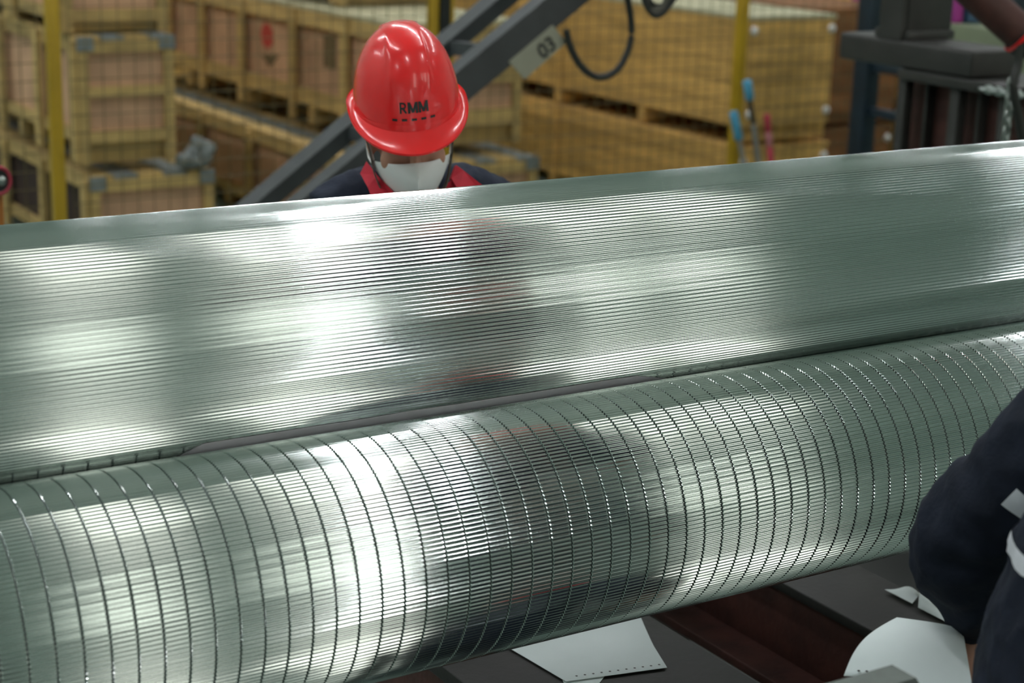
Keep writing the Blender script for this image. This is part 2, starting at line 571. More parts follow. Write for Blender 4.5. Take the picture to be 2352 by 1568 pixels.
mt = thing('added_dark_mat', (2.9, 2.7, 0), 'black mat added on the floor to darken it beyond the steel beam', 'mat')  # added black sheet, turns the green floor dark in the gap
bbox('mat_sheet', 2.52, 4.1, 1.2, 3.9, 0.0, 0.012, M['black'], mt, 0.003)
bbox('mat_edge', 2.50, 2.52, 1.2, 3.9, 0.0, 0.015, M['black'], mt, 0.003)

# paper with a row of small dots, lying on the bed plate
def dots(sheet, pts, r, n, m=M['ink']):
    for p in pts:
        v, f = [], []
        s, u = frame_from(n)
        for k in range(8):
            a = 2 * math.pi * k / 8
            v.append(Vector(p) + n * 0.0012 + (s * math.cos(a) + u * math.sin(a)) * r)
        f.append(tuple(range(8)))
        part('ink_dot', v, f, m, sheet)

def sheet_quad(name, c, bulge, label, n=14, thick=0.0006, m=M['paper']):
    """Paper sheet from 4 corners (a,b,c,d) with a z bulge function of (u,v)."""
    a, b, cc, d = [Vector(q) for q in c]
    v, f = [], []
    for lay in (0, 1):
        for i in range(n + 1):
            for j in range(n + 1):
                u, w = i / n, j / n
                p = (a * (1 - u) + b * u) * (1 - w) + (d * (1 - u) + cc * u) * w
                v.append(p + Vector(bulge(u, w)) + Vector((0, 0, thick * (1 - lay))))
    N = (n + 1) ** 2
    for i in range(n):
        for j in range(n):
            q = i * (n + 1) + j
            f.append((q, q + n + 1, q + n + 2, q + 1))
            f.append((N + q, N + q + 1, N + q + n + 2, N + q + n + 1))
    rim = [i * (n + 1) for i in range(n + 1)] + [n * (n + 1) + j for j in range(1, n + 1)] + [i * (n + 1) + n for i in range(n - 1, -1, -1)] + [j for j in range(n - 1, 0, -1)]
    for i in range(len(rim)):
        p, q = rim[i], rim[(i + 1) % len(rim)]
        f.append((q, p, p + N, q + N))
    o = part(name, v, f, m, None, True, 60)
    tag(o, label, 'paper')
    return o

zp = ZA + 0.003
pA, pB = at(1300, 1566, z=zp), at(1532, 1534, z=zp)
pC, pD = at(1452, 1405, z=zp), at(1120, 1460, z=zp)
def bul1(u, w):
    return (0, 0, 0.001 + 0.05 * max(0, (u * w - 0.35)) ** 1.3)
s1 = sheet_quad('paper_sheet', (pA, pB, pC, pD), bul1, 'white paper sheet with a dotted edge lying on the bed plate below the slit roll')
dots(s1, [pA.lerp(pB, t) * 0.965 + pC * 0.035 + Vector((0, 0, 0.0035)) for t in [0.08 + 0.085 * i for i in range(11)]], 0.0024, Vector((0, 0, 1)))
q1, q2 = at(1180, 1500, z=ZA + 0.001), at(1386, 1555, z=ZA + 0.001)
s2 = sheet_quad('paper_sheet', (at(1305, 1600, z=ZA + 0.001), at(1372, 1575, z=ZA + 0.001), at(1398, 1540, z=ZA + 0.001), at(1290, 1555, z=ZA + 0.001)), lambda u, w: (0, 0, 0.0002), 'small white paper corner showing under the dotted sheet on the bed plate', n=4)

# two crumpled paper pieces on the steel beam by the worker's sleeve
s3 = sheet_quad('paper_scrap', (at(2032, 1358, z=0.603), at(2095, 1390, z=0.603), at(2112, 1370, z=0.603), at(2060, 1358, z=0.603)), lambda u, w: (0, 0, 0.004 + 0.012 * math.sin(3 * u) * w), 'pointed scrap of white paper on the steel beam near the sleeve', n=6)
s4 = sheet_quad('paper_scrap', (at(2108, 1398, z=0.603), at(2190, 1440, z=0.603), at(2170, 1405, z=0.603), at(2110, 1372, z=0.603)), lambda u, w: (0, 0, 0.003 + 0.02 * math.sin(3.1 * w) * (1 - u)), 'curled white paper scrap partly hidden by the bent sleeve', n=6)

# steel bar end in front of the worker's paper
pb1 = at(2075, 1540, D=2.20)
bs = thing('guide_rail', (pb1.x - 0.45, pb1.y, 0), 'short bright steel guide rail ending below the held paper', 'rail')
zt = pb1.z
prof = [(-0.030, 0.0), (0.012, 0.0), (0.022, -0.008), (0.022, -0.030), (0.012, -0.036), (-0.030, -0.036)]
v, f = [], []
xe_, xs_ = at(2092, 1556, D=2.19).x, pb1.x - 0.9
for x in (xs_, xe_):
    for a, b in prof: v.append((x, pb1.y - a - 0.01, zt + b))
n = len(prof)
for k in range(n): f.append((k, (k + 1) % n, n + (k + 1) % n, n + k))
f += [tuple(reversed(range(n))), tuple(range(n, 2 * n))]
part('rail_bar', v, f, M['rail_steel'], bs)
for xx in (xs_ + 0.1, xe_ - 0.12):
    bbox('rail_post', xx - 0.02, xx + 0.02, pb1.y - 0.012, pb1.y + 0.028, 0.0, zt - 0.036, M['mach_steel'], bs, 0.002)

# ------------------------------------------------------------------ people
def ribbon(name, pts, w, th, m, parent, side, n=24):
    """Flat strap along a path; side = width direction."""
    c = spline(pts, n)
    v, f = [], []
    for i, p in enumerate(c):
        d = (c[min(i + 1, n)] - c[max(i - 1, 0)]).normalized()
        s = side - d * side.dot(d)
        s.normalize()
        u = s.cross(d)
        for a, b in ((-1, -1), (1, -1), (1, 1), (-1, 1)):
            v.append(p + s * a * w / 2 + u * b * th / 2)
    for i in range(n):
        for k in range(4):
            a, b = i * 4 + k, i * 4 + (k + 1) % 4
            f.append((a, b, b + 4, a + 4))
    f += [(3, 2, 1, 0), (n * 4, n * 4 + 1, n * 4 + 2, n * 4 + 3)]
    return part(name, v, f, m, parent, True, 50)

class Head:
    """Head frame: +Y face forward, +X the person's right, +Z up; builds head, helmet, mask."""
    def __init__(s, origin, fwd, pitch, roll):
        fwd = Vector((fwd[0], fwd[1], 0)).normalized()
        zup = Vector((0, 0, 1))
        right = fwd.cross(zup)
        B = Matrix((right, fwd, zup)).transposed()
        s.R = B @ Matrix.Rotation(-math.radians(pitch), 3, 'X') @ Matrix.Rotation(math.radians(roll), 3, 'Y')
        s.o = Vector(origin)
    def w(s, p): return s.o + s.R @ Vector(p)
    def geo(s, g): return [s.w(p) for p in g[0]], g[1]
    def d(s, v): return (s.R @ Vector(v)).normalized()

def head_pieces(hd):
    P = []
    P.append(sphere_geo((0, -0.008, 0.035), (0.076, 0.098, 0.108)))
    P.append(sphere_geo((0, 0.022, -0.045), (0.060, 0.068, 0.078)))
    P.append(sphere_geo((0, 0.045, -0.095), (0.030, 0.035, 0.025)))
    P.append(sphere_geo((0, 0.080, 0.030), (0.052, 0.020, 0.014)))
    P.append(limb([(0, 0.086, 0.018), (0, 0.101, -0.008), (0, 0.110, -0.028)], [0.009, 0.011, 0.015], 8, 12))
    P.append(sphere_geo((0.012, 0.098, -0.032), (0.010, 0.012, 0.008)))
    P.append(sphere_geo((-0.012, 0.098, -0.032), (0.010, 0.012, 0.008)))
    P.append(sphere_geo((0, 0.084, -0.064), (0.024, 0.012, 0.006)))
    P.append(sphere_geo((0, 0.083, -0.074), (0.020, 0.011, 0.006)))
    for sx in (-1, 1):
        P.append(sphere_geo((sx * 0.076, -0.006, -0.004), (0.010, 0.020, 0.032)))
        P.append(sphere_geo((sx * 0.038, 0.056, -0.024), (0.027, 0.024, 0.030)))
        P.append(sphere_geo((sx * 0.031, 0.072, 0.012), (0.020, 0.016, 0.015)))
    P.append(limb([(0, -0.020, -0.05), (0, -0.035, -0.12), (0, -0.05, -0.20)], [0.056, 0.056, 0.064], 10, 20))
    return [hd.geo(g) for g in P]

def hair_cap():
    v, f = sphere_geo((0, -0.008, 0.035), (0.0785, 0.1015, 0.110), 40, 28)
    keep = []
    for q in f:
        c = sum((v[i] for i in q), Vector()) / len(q)
        if c.y < -0.012 - 0.25 * max(0, -c.z) and c.z > -0.050: keep.append(q)
    used = sorted({i for q in keep for i in q})
    ix = {a: b for b, a in enumerate(used)}
    return [v[i] for i in used], [tuple(ix[i] for i in q) for q in keep]

def helmet(hd, parent, text=True):
    A, Bf, Bb, Hh = 0.104, 0.128, 0.138, 0.160
    z0 = 0.070
    NT, NA = 96, 30
    root = new_obj('helmet', None, parent)
    root.location = hd.w((0, 0, z0)) - world_off(parent)
    def dome(th, a, off=0.0):
        sx, cy_ = math.sin(th), math.cos(th)
        b = Bf if cy_ > 0 else Bb
        s = math.sin(a) ** 0.92
        x, y = A * s * sx, b * s * cy_
        z = Hh * math.cos(a) ** 0.98 if a < math.pi / 2 - 1e-6 else 0.0
        # raised middle panel with creased edges, wider towards the brow
        half = 0.030 + 0.016 * s
        k = (half - abs(x)) / 0.005
        k = max(0.0, min(1.0, k))
        k = k * k * (3 - 2 * k)
        fade = max(0.0, min(1.0, (a - 0.25) / 0.35)) * max(0.0, min(1.0, (1.30 - a) / 0.30))
        nrm = Vector((x / A ** 2, y / b ** 2, max(z, 0.001) / Hh ** 2)).normalized()
        p = Vector((x, y, z)) + nrm * (0.0060 * k * fade + off)
        return p + Vector((0, 0, z0)), nrm
    v, f = [], []
    v.append(hd.w(dome(0, 0.0001)[0]))
    for i in range(1, NA + 1):
        a = math.pi / 2 * i / NA
        for k in range(NT):
            v.append(hd.w(dome(2 * math.pi * k / NT, a)[0]))
    for k in range(NT): f.append((0, 1 + (k + 1) % NT, 1 + k))
    for i in range(NA - 1):
        for k in range(NT):
            a, b = 1 + i * NT + k, 1 + i * NT + (k + 1) % NT
            f.append((a, b, b + NT, a + NT))
    part('shell', v, f, M['helmet'], root, True, 80)
    # brim: flares out all round, long peak at the front, turned-up gutter at the sides
    v, f = [], []
    prof = 8
    for k in range(NT):
        th = 2 * math.pi * k / NT
        sx, cy_ = math.sin(th), math.cos(th)
        b = Bf if cy_ > 0 else Bb
        fr_ = max(0.0, cy_) ** 1.5
        wd_ = 0.014 + 0.026 * fr_
        out = Vector((sx * A, cy_ * b, 0)).normalized()
        base = Vector((A * sx, b * cy_, z0))
        side = 1 - fr_
        ring_ = []
        for j in range(prof + 1):
            t = j / prof
            dz = -0.014 * math.sin(t * math.pi / 2) * (0.4 + 1.1 * fr_) + 0.010 * side * t ** 3 - 0.010 * fr_ * t * t
            dz += -0.012 * max(0.0, cy_) + 0.004
            ring_.append(base + out * (wd_ * t) + Vector((0, 0, dz)))
        ring_.append(ring_[-1] + Vector((0, 0, -0.004)))
        for j in range(prof - 1, -1, -1):
            ring_.append(ring_[j] + Vector((0, 0, -0.004)) - out * 0.0025)
        v += [hd.w(p) for p in ring_]
    L = 2 * prof + 2
    for k in range(NT):
        for j in range(L):
            a, b = k * L + j, k * L + (j + 1) % L
            c, d = ((k + 1) % NT) * L + (j + 1) % L, ((k + 1) % NT) * L + j
            f.append((a, b, c, d))
    part('brim', v, f, M['helmet'], root, True, 60)
    # collar joining the shell to the brim
    v, f = [], []
    for k in range(NT):
        th = 2 * math.pi * k / NT
        cy_ = math.cos(th)
        top = dome(th, math.pi / 2 * 0.985, 0.0006)[0]
        b = Bf if cy_ > 0 else Bb
        bot = Vector((A * math.sin(th) * 1.01, b * cy_ * 1.01, z0 + 0.003 - 0.013 * max(0, cy_)))
        v += [hd.w(top), hd.w((top + bot) / 2 + (bot - Vector((0, 0, bot.z))).normalized() * 0.0006), hd.w(bot)]
    for k in range(NT):
        for j in range(2):
            a = k * 3 + j
            b = ((k + 1) % NT) * 3 + j
            f.append((a, a + 1, b + 1, b))
    part('skirt', v, f, M['helmet'], root, True, 80)
    def on_dome(u, h):
        """u: metres to the viewer's right of the front centre, h: metres up from the rim."""
        a = math.pi / 2 - h / 0.150
        th = -u / (A * 1.12)
        return dome(th, a, 0.0019)[0]
    if text:
        # letters drawn as strokes: (x0, y0, x1, y1, stroke width) in cap-height units
        def letter(ch_):
            if ch_ == 'M':
                return 1.02, [(0.09, 0, 0.09, 1, 0.2), (0.93, 0, 0.93, 1, 0.2), (0.12, 0.97, 0.51, 0.08, 0.2), (0.90, 0.97, 0.51, 0.08, 0.2)]
            st_ = [(0.08, 0, 0.08, 1, 0.15), (0.35, 0.46, 0.66, 0.0, 0.16)]
            arc_ = [(0.06, 0.93)] + [(0.38 + 0.22 * math.sin(q), 0.70 + 0.23 * math.cos(q)) for q in [math.pi * k / 8 for k in range(9)]] + [(0.06, 0.47)]
            return 0.74, st_ + [(p_[0], p_[1], q_[0], q_[1], 0.14) for p_, q_ in zip(arc_[:-1], arc_[1:])]
        CAPH = 0.0200
        vv, ff = [], []
        cur = -1.55 * CAPH
        for ch_ in 'RMM':
            adv, strokes = letter(ch_)
            for x_0, y_0, x_1, y_1, w_ in strokes:
                dx, dy = x_1 - x_0, y_1 - y_0
                ln = math.hypot(dx, dy)
                w_ = w_ * 1.25
                nx_, ny_ = -dy / ln * w_ / 2, dx / ln * w_ / 2
                b0 = len(vv)
                for k in range(4):
                    t_ = k / 3
                    for sg in (-1, 1):
                        X_ = cur + (x_0 + dx * t_ + nx_ * sg) * CAPH
                        Y_ = (y_0 + dy * t_ + ny_ * sg) * CAPH
                        vv.append(hd.w(on_dome(X_ + 0.003, 0.025 + min(max(Y_, 0), CAPH))))
                for k in range(3):
                    ff.append((b0 + 2 * k, b0 + 2 * k + 2, b0 + 2 * k + 3, b0 + 2 * k + 1))
            cur += (adv + 0.14) * CAPH
        lt = part('lettering', vv, ff, M['black'], root)
        lt['label'] = 'black printed letters RMM'
        for i in range(5):
            u0 = -0.0455 + 0.0205 * i
            v = [hd.w(on_dome(u0 + dx, 0.0115 + dh)) for dx, dh in ((0, 0), (0.0055, 0), (0.011, 0), (0.011, 0.0042), (0.0055, 0.0042), (0, 0.0042))]
            part('dash', v, [(0, 1, 4, 5), (1, 2, 3, 4)], M['black'], root)
    return root

def face_mask(hd, parent):
    """Folded cup mask with a standing middle seam."""
    N, K = 28, 16
    v, f = [], []
    for lay in (0, 1):
        for i in range(N + 1):
            u = -1 + 2 * i / N                      # across the face
            for j in range(K + 1):
                t = j / K                           # 0 top edge, 1 bottom edge
                au = abs(u)
                top = -0.010 - 0.022 * au ** 1.3
                bot = -0.118 + 0.062 * au ** 1.5
                z = top * (1 - t) + bot * t
                bulge = math.sin(math.pi * (0.12 + 0.80 * t)) ** 0.8
                y = 0.100 + 0.034 * bulge * (1 - au ** 1.4) - 0.070 * au ** 1.9 - 0.030 * t * t * (1 - au)
                y += 0.0035 * math.exp(-(u / 0.035) ** 2) * bulge
                x = 0.079 * u * (1 - 0.10 * t)
                v.append(hd.w((x, y - 0.0022 * lay, z)))
    S = (N + 1) * (K + 1)
    for i in range(N):
        for j in range(K):
            a = i * (K + 1) + j
            f.append((a, a + 1, a + K + 2, a + K + 1))
            f.append((S + a, S + a + K + 1, S + a + K + 2, S + a + 1))
    rim = [i * (K + 1) for i in range(N + 1)] + [N * (K + 1) + j for j in range(1, K + 1)] + [i * (K + 1) + K for i in range(N - 1, -1, -1)] + [j for j in range(K - 1, 0, -1)]
    for i in range(len(rim)):
        p, q = rim[i], rim[(i + 1) % len(rim)]
        f.append((p, q, q + S, p + S))
    mk = part('face_mask', v, f, M['mask'], parent, True, 70)
    for sx in (-1, 1):
        tube('ear_loop', [hd.w(p) for p in spline([(sx * 0.076, 0.034, -0.030), (sx * 0.083, 0.018, 0.005), (sx * 0.086, -0.004, 0.030), (sx * 0.082, -0.022, 0.012)], 12)], 0.0022, M['mask'], mk, 6)
        tube('ear_loop', [hd.w(p) for p in spline([(sx * 0.070, 0.036, -0.052), (sx * 0.080, 0.014, -0.040), (sx * 0.083, -0.012, -0.034), (sx * 0.082, -0.022, 0.010)], 12)], 0.0022, M['mask'], mk, 6)
    return mk

def hand_pieces(wrist, dirv, palm_n, curl=0.5, side=1, L=0.185):
    """Palm and five bent fingers; dirv along the hand, palm_n out of the palm."""
    d = Vector(dirv).normalized()
    n = Vector(palm_n)
    n = (n - d * n.dot(d)).normalized()
    s = d.cross(n) * side
    w = Vector(wrist)
    P = [limb([w - d * 0.02, w + d * 0.03, w + d * 0.085], [(0.026, 0.018), (0.036, 0.016), (0.040, 0.014)], 10, 16, up=n)]
    for i, (o, ln) in enumerate(((-0.030, 0.066), (-0.010, 0.076), (0.010, 0.071), (0.029, 0.056))):
        p = w + d * (0.085 - abs(o + 0.005) * 0.2) + s * o
        pts = [p - d * 0.015, p]
        dd = d.copy()
        for k, fr in enumerate((0.45, 0.32, 0.23)):
            a = curl * (0.6, 0.9, 0.7)[k]
            dd = (dd * math.cos(a) + n * math.sin(a)).normalized()
            p = p + dd * ln * fr
            pts.append(p)
        P.append(limb(pts, [0.0095, 0.0092, 0.0086, 0.0080, 0.0066], 14, 12))
    p = w + d * 0.025 - s * 0.030
    td = (d * 0.55 - s * 0.75 + n * 0.35).normalized()
    t2 = (d * 0.85 - s * 0.2 + n * 0.5).normalized()
    P.append(limb([p, p + td * 0.035, p + td * 0.035 + t2 * 0.03, p + td * 0.035 + t2 * 0.055], [0.013, 0.0115, 0.010, 0.008], 12, 12))
    return P

# ---- the worker behind the rolls
HP = at(934, 236, D=3.47)
toc = CAM - HP
yaw = math.atan2(toc.y, toc.x) + math.radians(7)
hd = Head(HP + Vector((0, 0, 0.0)), (math.cos(yaw), math.sin(yaw)), 13, 6)
hd.o = HP - hd.R @ Vector((0, 0, 0.070))
neck = at(952, 428, D=3.66)
hip = Vector((neck.x + 0.12, neck.y + 0.22, 0.95))
p1 = thing('person', (hip.x, hip.y, 0), 'worker in red safety helmet and white mask bending over the far side of the rolls', 'person')
shR, shL = at(752, 512, D=3.60), at(1142, 488, D=3.84)     # viewer's left, viewer's right
across = (shL - shR).normalized()
pieces = head_pieces(hd)
# hands rest on the back of the upper roll frame, out of sight
fw = Vector((math.cos(yaw), math.sin(yaw), 0))
hl = Vector((shR.x - 0.02, 2.84, 0.98))
hr = Vector((shL.x + 0.02, 2.84, 0.98))
body = solid('body', pieces, M['skin'], p1, 0.0045, 5)
for h, nm in ((hl, 1), (hr, -1)):
    solid('hand', hand_pieces(h, (0, -0.6, -0.8), (0, -0.8, 0.6), 0.6, nm), M['skin'], p1, 0.0035, 2)
J = []
chest = neck * 0.5 + hip * 0.5 + Vector((0, 0.02, 0.02))
J.append(limb([hip + Vector((0, 0, -0.12)), hip, chest, neck + Vector((0, 0.03, -0.07)), neck + Vector((0, 0.01, 0.0))],
              [(0.18, 0.125), (0.175, 0.125), (0.20, 0.135), (0.165, 0.105), (0.07, 0.07)], 24, 28, up=Vector((0, 1, 0))))
for sh, hnd, sgn in ((shR, hl, -1), (shL, hr, 1)):
    el = (sh + hnd) / 2 + Vector((sgn * 0.07, 0.14, -0.06))
    J.append(limb([neck + Vector((0, 0.02, -0.035)), neck * 0.5 + sh * 0.5 + Vector((0, 0.01, 0.010)), sh], [0.060, 0.066, 0.070], 10, 18))
    J.append(limb([sh, (sh + el) / 2, el, (el + hnd) / 2, hnd + Vector((0, 0.01, 0.02))], [0.074, 0.066, 0.058, 0.052, 0.042], 20, 18))
jk = solid('jacket', J, M['navy2'], p1, 0.009, 4, wrinkle=(0.006, (14, 14, 9)))
T = []
for sgn in (-1, 1):
    hp = hip + across * sgn * 0.09
    kn = Vector((hip.x + across.x * sgn * 0.11, hip.y - 0.05, 0.50))
    ft = Vector((hip.x + across.x * sgn * 0.12, hip.y + 0.03, 0.08))
    T.append(limb([hp + Vector((0, 0, 0.04)), (hp + kn) / 2, kn, (kn + ft) / 2, ft], [0.105, 0.088, 0.070, 0.065, 0.060], 20, 18))
solid('trousers', T, M['navy2'], p1, 0.010, 4, wrinkle=(0.005, (14, 14, 9)))
for sgn in (-1, 1):
    ft = Vector((hip.x + across.x * sgn * 0.12, hip.y + 0.02, 0.045))
    solid('shoe', [limb([ft + Vector((0, 0.07, 0)), ft, ft + Vector((0, -0.11, -0.01)), ft + Vector((0, -0.19, -0.015))], [(0.038, 0.044), (0.044, 0.045), (0.046, 0.035), (0.034, 0.028)], 14, 16)], M['black'], p1, 0.006, 3)
hm = helmet(hd, p1)
hm['label'] = 'glossy red safety helmet with black lettering'
mk = face_mask(hd, p1)
for sx in (-1, 1):
    o = part('eye', *hd.geo(sphere_geo((sx * 0.031, 0.0795, 0.010), (0.012, 0.009, 0.006), 14, 10)), M['eye'], p1, True)
    part('iris', *hd.geo(sphere_geo((sx * 0.031, 0.0875, 0.009), (0.005, 0.002, 0.005), 12, 8)), M['black'], o, True)
    part('eyebrow', *hd.geo(limb([(sx * 0.012, 0.099, 0.034), (sx * 0.030, 0.098, 0.039), (sx * 0.050, 0.086, 0.034)], [(0.003, 0.003), (0.004, 0.003), (0.002, 0.002)], 8, 8)), M['hair'], p1, True)
# hair band below the helmet rim at the back
part('hair', *hd.geo(hair_cap()), M['hair'], p1, True)
# chin strap
ribbon('chin_strap', [hd.w(p) for p in ((0.094, 0.028, 0.040), (0.082, 0.030, -0.010), (0.076, 0.034, -0.060), (0.055, 0.046, -0.105), (0.0, 0.062, -0.135), (-0.055, 0.046, -0.105), (-0.076, 0.030, -0.055), (-0.088, 0.026, 0.035))], 0.016, 0.0025, M['strap'], p1, hd.d((0, 1, 0.1)), 40)

# red collar: two lapels standing around the neck
def lapel(px_pts, Ds, nm, label=None):
    P = [at(x, y, D=d) for (x, y), d in zip(px_pts, Ds)]
    n = (P[1] - P[0]).cross(P[-1] - P[0]).normalized()
    if n.dot(CAM - P[0]) < 0: n = -n
    v = [p + n * 0.003 for p in P] + [p - n * 0.003 for p in P]
    k = len(P)
    f = [tuple(range(k)), tuple(reversed(range(k, 2 * k)))] + [(i, (i + 1) % k, k + (i + 1) % k, k + i) for i in range(k)]
    return part(nm, v, f, M['red_cloth'], p1)
lapel([(843, 372), (868, 404), (905, 442), (930, 500), (872, 500), (846, 432), (829, 400)], [3.55, 3.52, 3.47, 3.45, 3.45, 3.50, 3.54], 'collar_lapel')
lapel([(1046, 380), (1062, 392), (1118, 436), (1150, 500), (1080, 500), (1052, 440), (1034, 410)], [3.56, 3.57, 3.58, 3.58, 3.52, 3.52, 3.54], 'collar_lapel')
lapel([(1018, 428), (1040, 412), (1056, 450), (1060, 500), (1000, 500)], [3.535, 3.54, 3.54, 3.53, 3.53], 'collar_edge')

# ---- the worker at the near side, cut by the right frame edge; faces along the rolls
FD = Vector((0.98, -0.20, 0)); LD = Vector((0.20, 0.98, 0))
hip2 = at(2548, 1500, D=2.15)
hip2.z = 0.93
mid2 = hip2 + FD * 0.16
mid2.z = 1.37
S2 = mid2 + LD * 0.19 + Vector((0, 0, 0.02))
S2b = mid2 - LD * 0.19
E2 = at(2222, 1236, D=2.50)
W2 = at(2232, 1428, D=2.60)
E2b = S2b + Vector((0.0, -0.06, -0.29)) - FD * 0.06
W2b = E2b + FD * 0.20 + LD * 0.10 + Vector((0, 0, -0.10))
neck2 = mid2 + FD * 0.03 + Vector((0, 0, 0.06))
p2 = thing('person', (hip2.x, hip2.y, 0), 'worker in dark navy jacket with silver stripes standing before the slit roll', 'person')
hd2 = Head(neck2 + FD * 0.10 + Vector((0, 0, 0.15)), (FD.x, FD.y + 0.1), 30, 0)
solid('body', head_pieces(hd2), M['skin'], p2, 0.006, 4)
hm2 = helmet(hd2, p2, text=False)
hm2['label'] = 'red safety helmet'
part('hair', *hd2.geo(hair_cap()), M['hair'], p2, True)
for sx in (-1, 1):
    part('eye', *hd2.geo(sphere_geo((sx * 0.031, 0.084, 0.012), (0.013, 0.009, 0.008), 14, 10)), M['eye'], p2, True)
hdir = (at(2236, 1560, D=2.58) - W2).normalized()
solid('hand', hand_pieces(W2 + hdir * 0.005, hdir, (-0.3, -0.9, -0.2), 0.35, -1), M['skin'], p2, 0.0035, 2)
solid('hand', hand_pieces(W2b, (0.8, 0.4, -0.4), (0.1, 0.4, -0.9), 0.5, 1), M['skin'], p2, 0.004, 2)
J = []
J.append(limb([hip2 + Vector((0, 0, -0.16)) - FD * 0.03, hip2 + Vector((0, 0, -0.02)), hip2 * 0.5 + mid2 * 0.5 - FD * 0.03, mid2 + Vector((0, 0, -0.06)) - FD * 0.03, neck2],
              [(0.195, 0.150), (0.195, 0.145), (0.20, 0.145), (0.185, 0.12), (0.075, 0.075)], 26, 30, up=FD))
for s_, e_, w_ in ((S2, E2, W2), (S2b, E2b, W2b)):
    J.append(limb([neck2 + Vector((0, 0, -0.05)), neck2 * 0.45 + s_ * 0.55 + Vector((0, 0, 0.0)), s_], [0.065, 0.075, 0.078], 10, 18))
    J.append(limb([s_, s_ * 0.5 + e_ * 0.5, e_, e_ * 0.45 + w_ * 0.55, w_], [0.082, 0.078, 0.074, 0.062, 0.038], 24, 22))
jk2 = solid('jacket', J, M['navy'], p2, 0.008, 5, wrinkle=(0.009, (10, 10, 13)))
T = []
for sgn in (-1, 1):
    hp = hip2 + LD * sgn * 0.10 + Vector((0, 0, -0.02))
    kn = Vector((hip2.x, hip2.y, 0.50)) + LD * sgn * 0.12 + FD * 0.02
    ft = Vector((hip2.x, hip2.y, 0.08)) + LD * sgn * 0.13 - FD * 0.02
    T.append(limb([hp, (hp + kn) / 2, kn, (kn + ft) / 2, ft], [0.115, 0.095, 0.078, 0.070, 0.064], 20, 18))
solid('trousers', T, M['navy'], p2, 0.010, 4, wrinkle=(0.005, (14, 14, 9)))
for sgn in (-1, 1):
    ft = Vector((hip2.x, hip2.y, 0.045)) + LD * sgn * 0.13
    solid('shoe', [limb([ft - FD * 0.07, ft, ft + FD * 0.11 + Vector((0, 0, -0.01)), ft + FD * 0.19 + Vector((0, 0, -0.015))], [(0.038, 0.044), (0.044, 0.045), (0.046, 0.035), (0.034, 0.028)], 14, 16)], M['black'], p2, 0.006, 3)
# reflective stripes: bands wrapped on the finished jacket surface
bvh = BVHTree.FromPolygons([v.co for v in jk2.data.vertices], [tuple(p.vertices) for p in jk2.data.polygons])
def wrap_band(c, axis, width, rmax, parent, jk, bv, n=40, arc=None):
    off = world_off(jk)
    s, u = frame_from(axis)
    ax_ = Vector(axis).normalized()
    v, f = [], []
    R_ = arc or (0, 2 * math.pi)
    full = arc is None
    cnt = n if full else n + 1
    for i in range(cnt):
        a = R_[0] + (R_[1] - R_[0]) * i / n
        dr = s * math.cos(a) + u * math.sin(a)
        for t in (-0.5, -0.17, 0.17, 0.5):
            o = Vector(c) - off + ax_ * width * t
            hit = bv.ray_cast(o, dr, rmax)
            q = hit[0] if hit[0] is not None else o + dr * rmax
            v.append(q + dr * 0.0022 + off)
    for i in range(n if full else n):
        for k in range(3):
            a, b = i * 4 + k, ((i + 1) % cnt) * 4 + k
            f.append((a, a + 1, b + 1, b))
    return part('reflective_stripe', v, f, M['reflective'], parent, True, 60)
ua = (E2 - S2).normalized()
cs = S2.lerp(E2, 0.63)
sd, ud = frame_from(ua)
tocam = (CAM - cs).normalized()
imr = Vector((0.848, -0.529, 0.03))
aA = math.atan2(tocam.dot(ud), tocam.dot(sd))
aB = math.atan2(imr.dot(ud), imr.dot(sd))
dAB = (aB - aA + math.pi) % (2 * math.pi) - math.pi
wrap_band(cs, ua, 0.030, 0.16, p2, jk2, bvh, 24, (aA, aA + dAB * 0.9))
cb_ = hip2.lerp(mid2, 0.52)
cb_.z = at(2320, 1272, D=2.10).z - 0.042
tt = (cb_.z - hip2.z) / (mid2.z - hip2.z)
wrap_band(hip2.lerp(mid2, tt), (mid2 - hip2).normalized() * 0.2 + Vector((0, 0, 1)), 0.022, 0.30, p2, jk2, bvh, 60)

# sheet of paper held by this worker
ph = [at(1938, 1552, D=2.50), at(2240, 1600, D=2.44), at(2212, 1452, D=2.56), at(2060, 1418, D=2.60)]
def bul2(u, w):
    k = math.sin(math.pi * w) * (1 - u) * 0.012
    return (-0.018 * math.sin(math.pi * w) * (1 - u) ** 2, -0.03 * math.sin(math.pi * u) * w, 0.012 * math.sin(math.pi * u) * w + 0.006 * math.sin(5 * u) * (1 - w) + k)
s5 = sheet_quad('paper_sheet', ph, bul2, 'large white curled paper sheet with black dots held by the near worker', n=18)
pn = (ph[1] - ph[0]).cross(ph[3] - ph[0]).normalized()
if pn.dot(CAM - ph[0]) < 0: pn = -pn
dots(s5, [ph[0].lerp(ph[1], t) + (ph[3] - ph[0]) * 0.05 + Vector(bul2(t, 0.05)) + pn * 0.002 for t in (0.10, 0.16, 0.21, 0.27, 0.33, 0.39)], 0.0022, pn)

